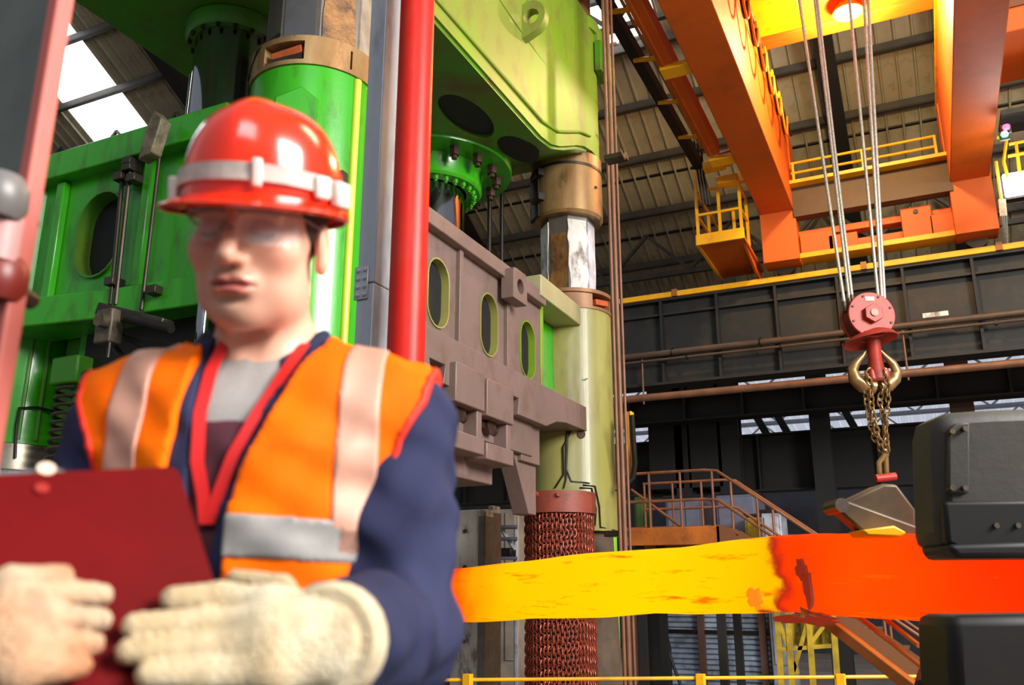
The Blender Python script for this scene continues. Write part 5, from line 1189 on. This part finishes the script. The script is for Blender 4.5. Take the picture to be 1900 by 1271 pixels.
HOFF = np.array((0, .004, .010))
def tol(v): return [tuple(q) for q in (np.array(v)+HOFF) @ RH.T+HC]
me = MB().add(tol(vs), fs).mesh('shell', ang=60); me.materials.append(redhat); sh_ = put('shell', me, hat); so = sh_.modifiers.new('solid', 'SOLIDIFY'); so.thickness = .003; so.offset = -1
# elastic goggle strap around the hat, higher at the front
vs = []; fs = []; n = 72
for i in range(n):
    th = 2*math.pi*i/n; t0 = .092+.030*math.cos(th); 
    for (t, o_) in ((t0-.055, .002), (t0-.05, .0055), (t0+.05, .0055), (t0+.055, .002)): vs.append(hatpt(th, max(t, .005), o_))
for i in range(n):
    for j in range(3): fs.append((i*4+j, ((i+1) % n)*4+j, ((i+1) % n)*4+j+1, i*4+j+1))
me = MB().add(tol(vs), fs).mesh('goggle_strap', ang=50); me.materials.append(mat('grey_strap', (196, 186, 176), .6, 0, (150, 142, 134), 40, .6)); put('goggle_strap', me, hat)
def hbox(th, t, w_, h_, d_, name, m):
    c = np.array(hatpt(th, t, .004)); T = np.array((math.cos(th), math.sin(th), 0)); Nn = np.array((math.sin(th), -math.cos(th), 0)); Z = np.array((0, 0, 1))
    v = [c+T*w_*i+Z*h_*j+Nn*d_*k for k in (0, 1) for i, j in ((-1,-1),(1,-1),(1,1),(-1,1))]
    me = MB().add(tol(v), [(0,1,2,3),(7,6,5,4),(0,4,5,1),(1,5,6,2),(2,6,7,3),(3,7,4,0)]).mesh(name); me.materials.append(m); put(name, me, hat, .003)
clipm = mat('pale_clip', (226, 216, 206), .4)
hbox(1.35, .07, .017, .016, .012, 'strap_clip', clipm); hbox(-1.35, .07, .017, .016, .012, 'strap_clip', clipm); hbox(.30, .115, .006, .017, .006, 'strap_slider', clipm); hbox(1.05, .085, .012, .014, .008, 'strap_slider', clipm)
# ---- safety glasses
gl = bpy.data.objects.new('safety_glasses', None); COL.objects.link(gl); gl.parent = per; gl.empty_display_size = .05
lens = bpy.data.materials.new('clear_lens'); lens.use_nodes = True; bs = lens.node_tree.nodes['Principled BSDF']
bs.inputs['Base Color'].default_value = (.9, .93, .95, 1); bs.inputs['Roughness'].default_value = .03; bs.inputs['Alpha'].default_value = .09; bs.inputs['Specular IOR Level'].default_value = .8
HO2 = np.array((0, 0, 0.))
def tol2(v): return [tuple(q) for q in np.array(v) @ RH.T+HC]
for sgn in (1, -1):
    vs = []; fs = []; A, Bn = 12, 6
    for i in range(A+1):
        f = i/A; x = sgn*(.007+.063*f); yb = -.112+.052*f**2.2
        for j in range(Bn+1):
            g = j/Bn; top_ = .020-.002*f; bot = -.022+.010*max(0, f-.6)+.012*(1-f)**6; z = bot+(top_-bot)*g; vs.append((x, yb-.002*math.sin(g*math.pi), z))
    for i in range(A):
        for j in range(Bn): k = i*(Bn+1)+j; fs.append((k, k+Bn+1, k+Bn+2, k+1))
    me = MB().add(tol2(vs), fs).mesh('lens', ang=60); me.materials.append(lens); o = put('lens', me, gl); so = o.modifiers.new('solid', 'SOLIDIFY'); so.thickness = .0015
    frm = [(sgn*(.007+.063*i/8), -.113+.052*(i/8)**2.2, .021-.002*i/8) for i in range(9)]+[(sgn*.078, -.02, .014), (sgn*.080, .02, .010)]
    me = MB().tube(tol2(frm), .0017, 6).mesh('temple'); me.materials.append(mat('clear_grey_frame', (120, 116, 116), .3)); put('temple', me, gl)
me = MB().tube(tol2([(-.008, -.112, -.004), (0, -.116, .004), (.008, -.112, -.004)]), .0022, 6).mesh('nose_bridge'); me.materials.append(MATS['clear_grey_frame']); put('nose_bridge', me, gl)
# ---- clipboard (held: a thing of its own)
cr_ = Vector((cy_, sy_, 0)); cf_ = Vector((-sy_*c_, cy_*c_, s_)); cu_ = cr_.cross(cf_)
TR = RD(328, 868, .88); T = (cr_-cu_*.05+cf_*.80).normalized(); Rv = (cr_*.75-cu_-cf_*1.0); Rv = (Rv-T*Rv.dot(T)).normalized(); Nb = T.cross(Rv).normalized()
if Nb.dot(cf_) > 0: Nb = -Nb                             # towards the camera
BW, BH = .33, .25
cbd = root('clipboard', TR+Rv*BH-T*BW/2, 'dark red clipboard held in front of the worker', 'clipboard')
def brd(t, r, n): return TR+T*t+Rv*r+Nb*n
def rrect(x0, x1, y0, y1, rad, k=6):
    out = []
    for cx, cy2, a0 in ((x1-rad, y1-rad, 0), (x0+rad, y1-rad, 90), (x0+rad, y0+rad, 180), (x1-rad, y0+rad, 270)):
        for i in range(k+1): a = math.radians(a0+90*i/k); out.append((cx+rad*math.cos(a), cy2+rad*math.sin(a)))
    return out
def brd_solid(out, n0, n1, name, m, bev=0.):
    k = len(out); vs = [brd(t, r, n0) for t, r in out]+[brd(t, r, n1) for t, r in out]
    return MB().add(vs, [tuple(range(k)), tuple(range(k, 2*k))]+[(i, (i+1) % k, k+(i+1) % k, k+i) for i in range(k)]).build(name, m, cbd, bev)
brd_solid(rrect(-BW, 0, 0, BH, .012), -.003, .003, 'board', mat('dark_red_board', (98, 3, 5), .6, 0, (84, 3, 5), 8, .6, spec=.12), .001)
brd_solid(rrect(-BW+.03, -.02, .02, BH-.01, .004), -.0045, -.0032, 'paper_sheet', mat('paper', (232, 230, 224), .8))
brd_solid(rrect(-.22, -.10, -.012, .03, .008), -.012, -.005, 'clip', mat('clip_chrome', (190, 190, 190), .25, .9))
for t in (-.255, -.125): 
    p = brd(t, .022, .003); MB().cyl(p, p+Nb*.003, .006, 16).build('rivet', mat('rivet_red', (170, 50, 44), .35, .3), cbd)
for t in (-.165, -.118):
    p = brd(t, -.004, -.002); MB().cyl(p, p+Nb*.006, .008, 14).build('clip_knob', mat('clip_knob_pale', (224, 196, 170), .4), cbd)
# ---- gloved hands
def bhit(px, py, n):
    d = Vector(ray(px, py)); o = Vector((0, 0, CZ)); p0 = TR+Nb*n; t = (p0-o).dot(Nb)/d.dot(Nb); return LC(o+d*t)
glove = mat('knit_glove', (222, 208, 178), .9, 0, (188, 160, 116), 14, .8, .5, 260, 1, (130, 104, 80), .35, 30)
gr_ = .0105
def hand(fingers, knuck, wrist, thumb, r, wristr):
    def f(p):
        d = None
        for (k, m_, t), rr in zip(fingers, r):
            e = chain(p, [k, m_, t], [rr*1.12, rr*1.05, rr*.88], .004); d = e if d is None else su(d, e, .0035)
        kc = [np.array(k) for k, _, _ in fingers]
        for k in kc: d = su(d, cap(p, k, wrist*.55+k*.45, .0155, .019), .012)
        d = su(d, cap(p, (kc[1]+kc[2])/2, wrist, .024, wristr), .03)
        d = su(d, chain(p, thumb, [.017, .014, .011], .006), .008)
        return d+.0007*np.sin(p[:, 0]*700)*np.sin(p[:, 2]*700)
    return f
nF = .018
FL = []
for (kx, mx_, tx, y0, y1, y2) in ((505, 410, 322, 1122, 1108, 1112), (508, 380, 252, 1162, 1156, 1162), (508, 375, 240, 1206, 1206, 1208), (505, 385, 275, 1250, 1252, 1252)):
    FL.append((bhit(kx, y0, nF+.022), bhit(mx_, y1, nF+.008), bhit(tx, y2, nF)))
thL = [WL*.6+FL[0][0]*.4, bhit(520, 1095, -.005), bhit(440, 1075, -.022)]
lo = np.minimum.reduce([q for t in FL for q in t]+[WL])-.05; hi = np.maximum.reduce([q for t in FL for q in t]+[WL])+.05
gl1 = nmesh('glove', hand(FL, None, WL, thL, [.0125, .0125, .012, .0115], .040), lo, hi, .0026, glove, per)
FR = []
for (kx, mx_, tx, y0, y1, y2) in ((28, 110, 188, 1116, 1098, 1104), (14, 100, 186, 1152, 1146, 1150), (16, 100, 172, 1196, 1194, 1194), (30, 100, 150, 1240, 1240, 1236)):
    FR.append((bhit(kx, y0, nF+.020), bhit(mx_, y1, nF+.008), bhit(tx, y2, nF)))
thR = [WR*.6+FR[0][0]*.4, bhit(20, 1085, nF+.01), bhit(110, 1072, nF+.002)]
lo = np.minimum.reduce([q for t in FR for q in t]+[WR])-.05; hi = np.maximum.reduce([q for t in FR for q in t]+[WR])+.05
glove2 = mat('worn_knit_glove', (206, 178, 146), .9, 0, (196, 112, 62), 9, .8, .6, 240, 1, (110, 80, 62), .4, 26)
nmesh('glove', hand(FR, None, WR, thR, [.0105, .0105, .0100, .0095], .038), lo, hi, .0024, glove2, per)
for W_, E_ in ((WL, EL), (WR, ER)):
    d = Vector(W_-E_).normalized(); p0 = Vector(W_)+d*.0; MB().tube([p0-d*.012, p0-d*.004, p0+d*.008, p0+d*.022], [.046, .050, .049, .044], 24).build('glove_cuff', glove, per, local=True)
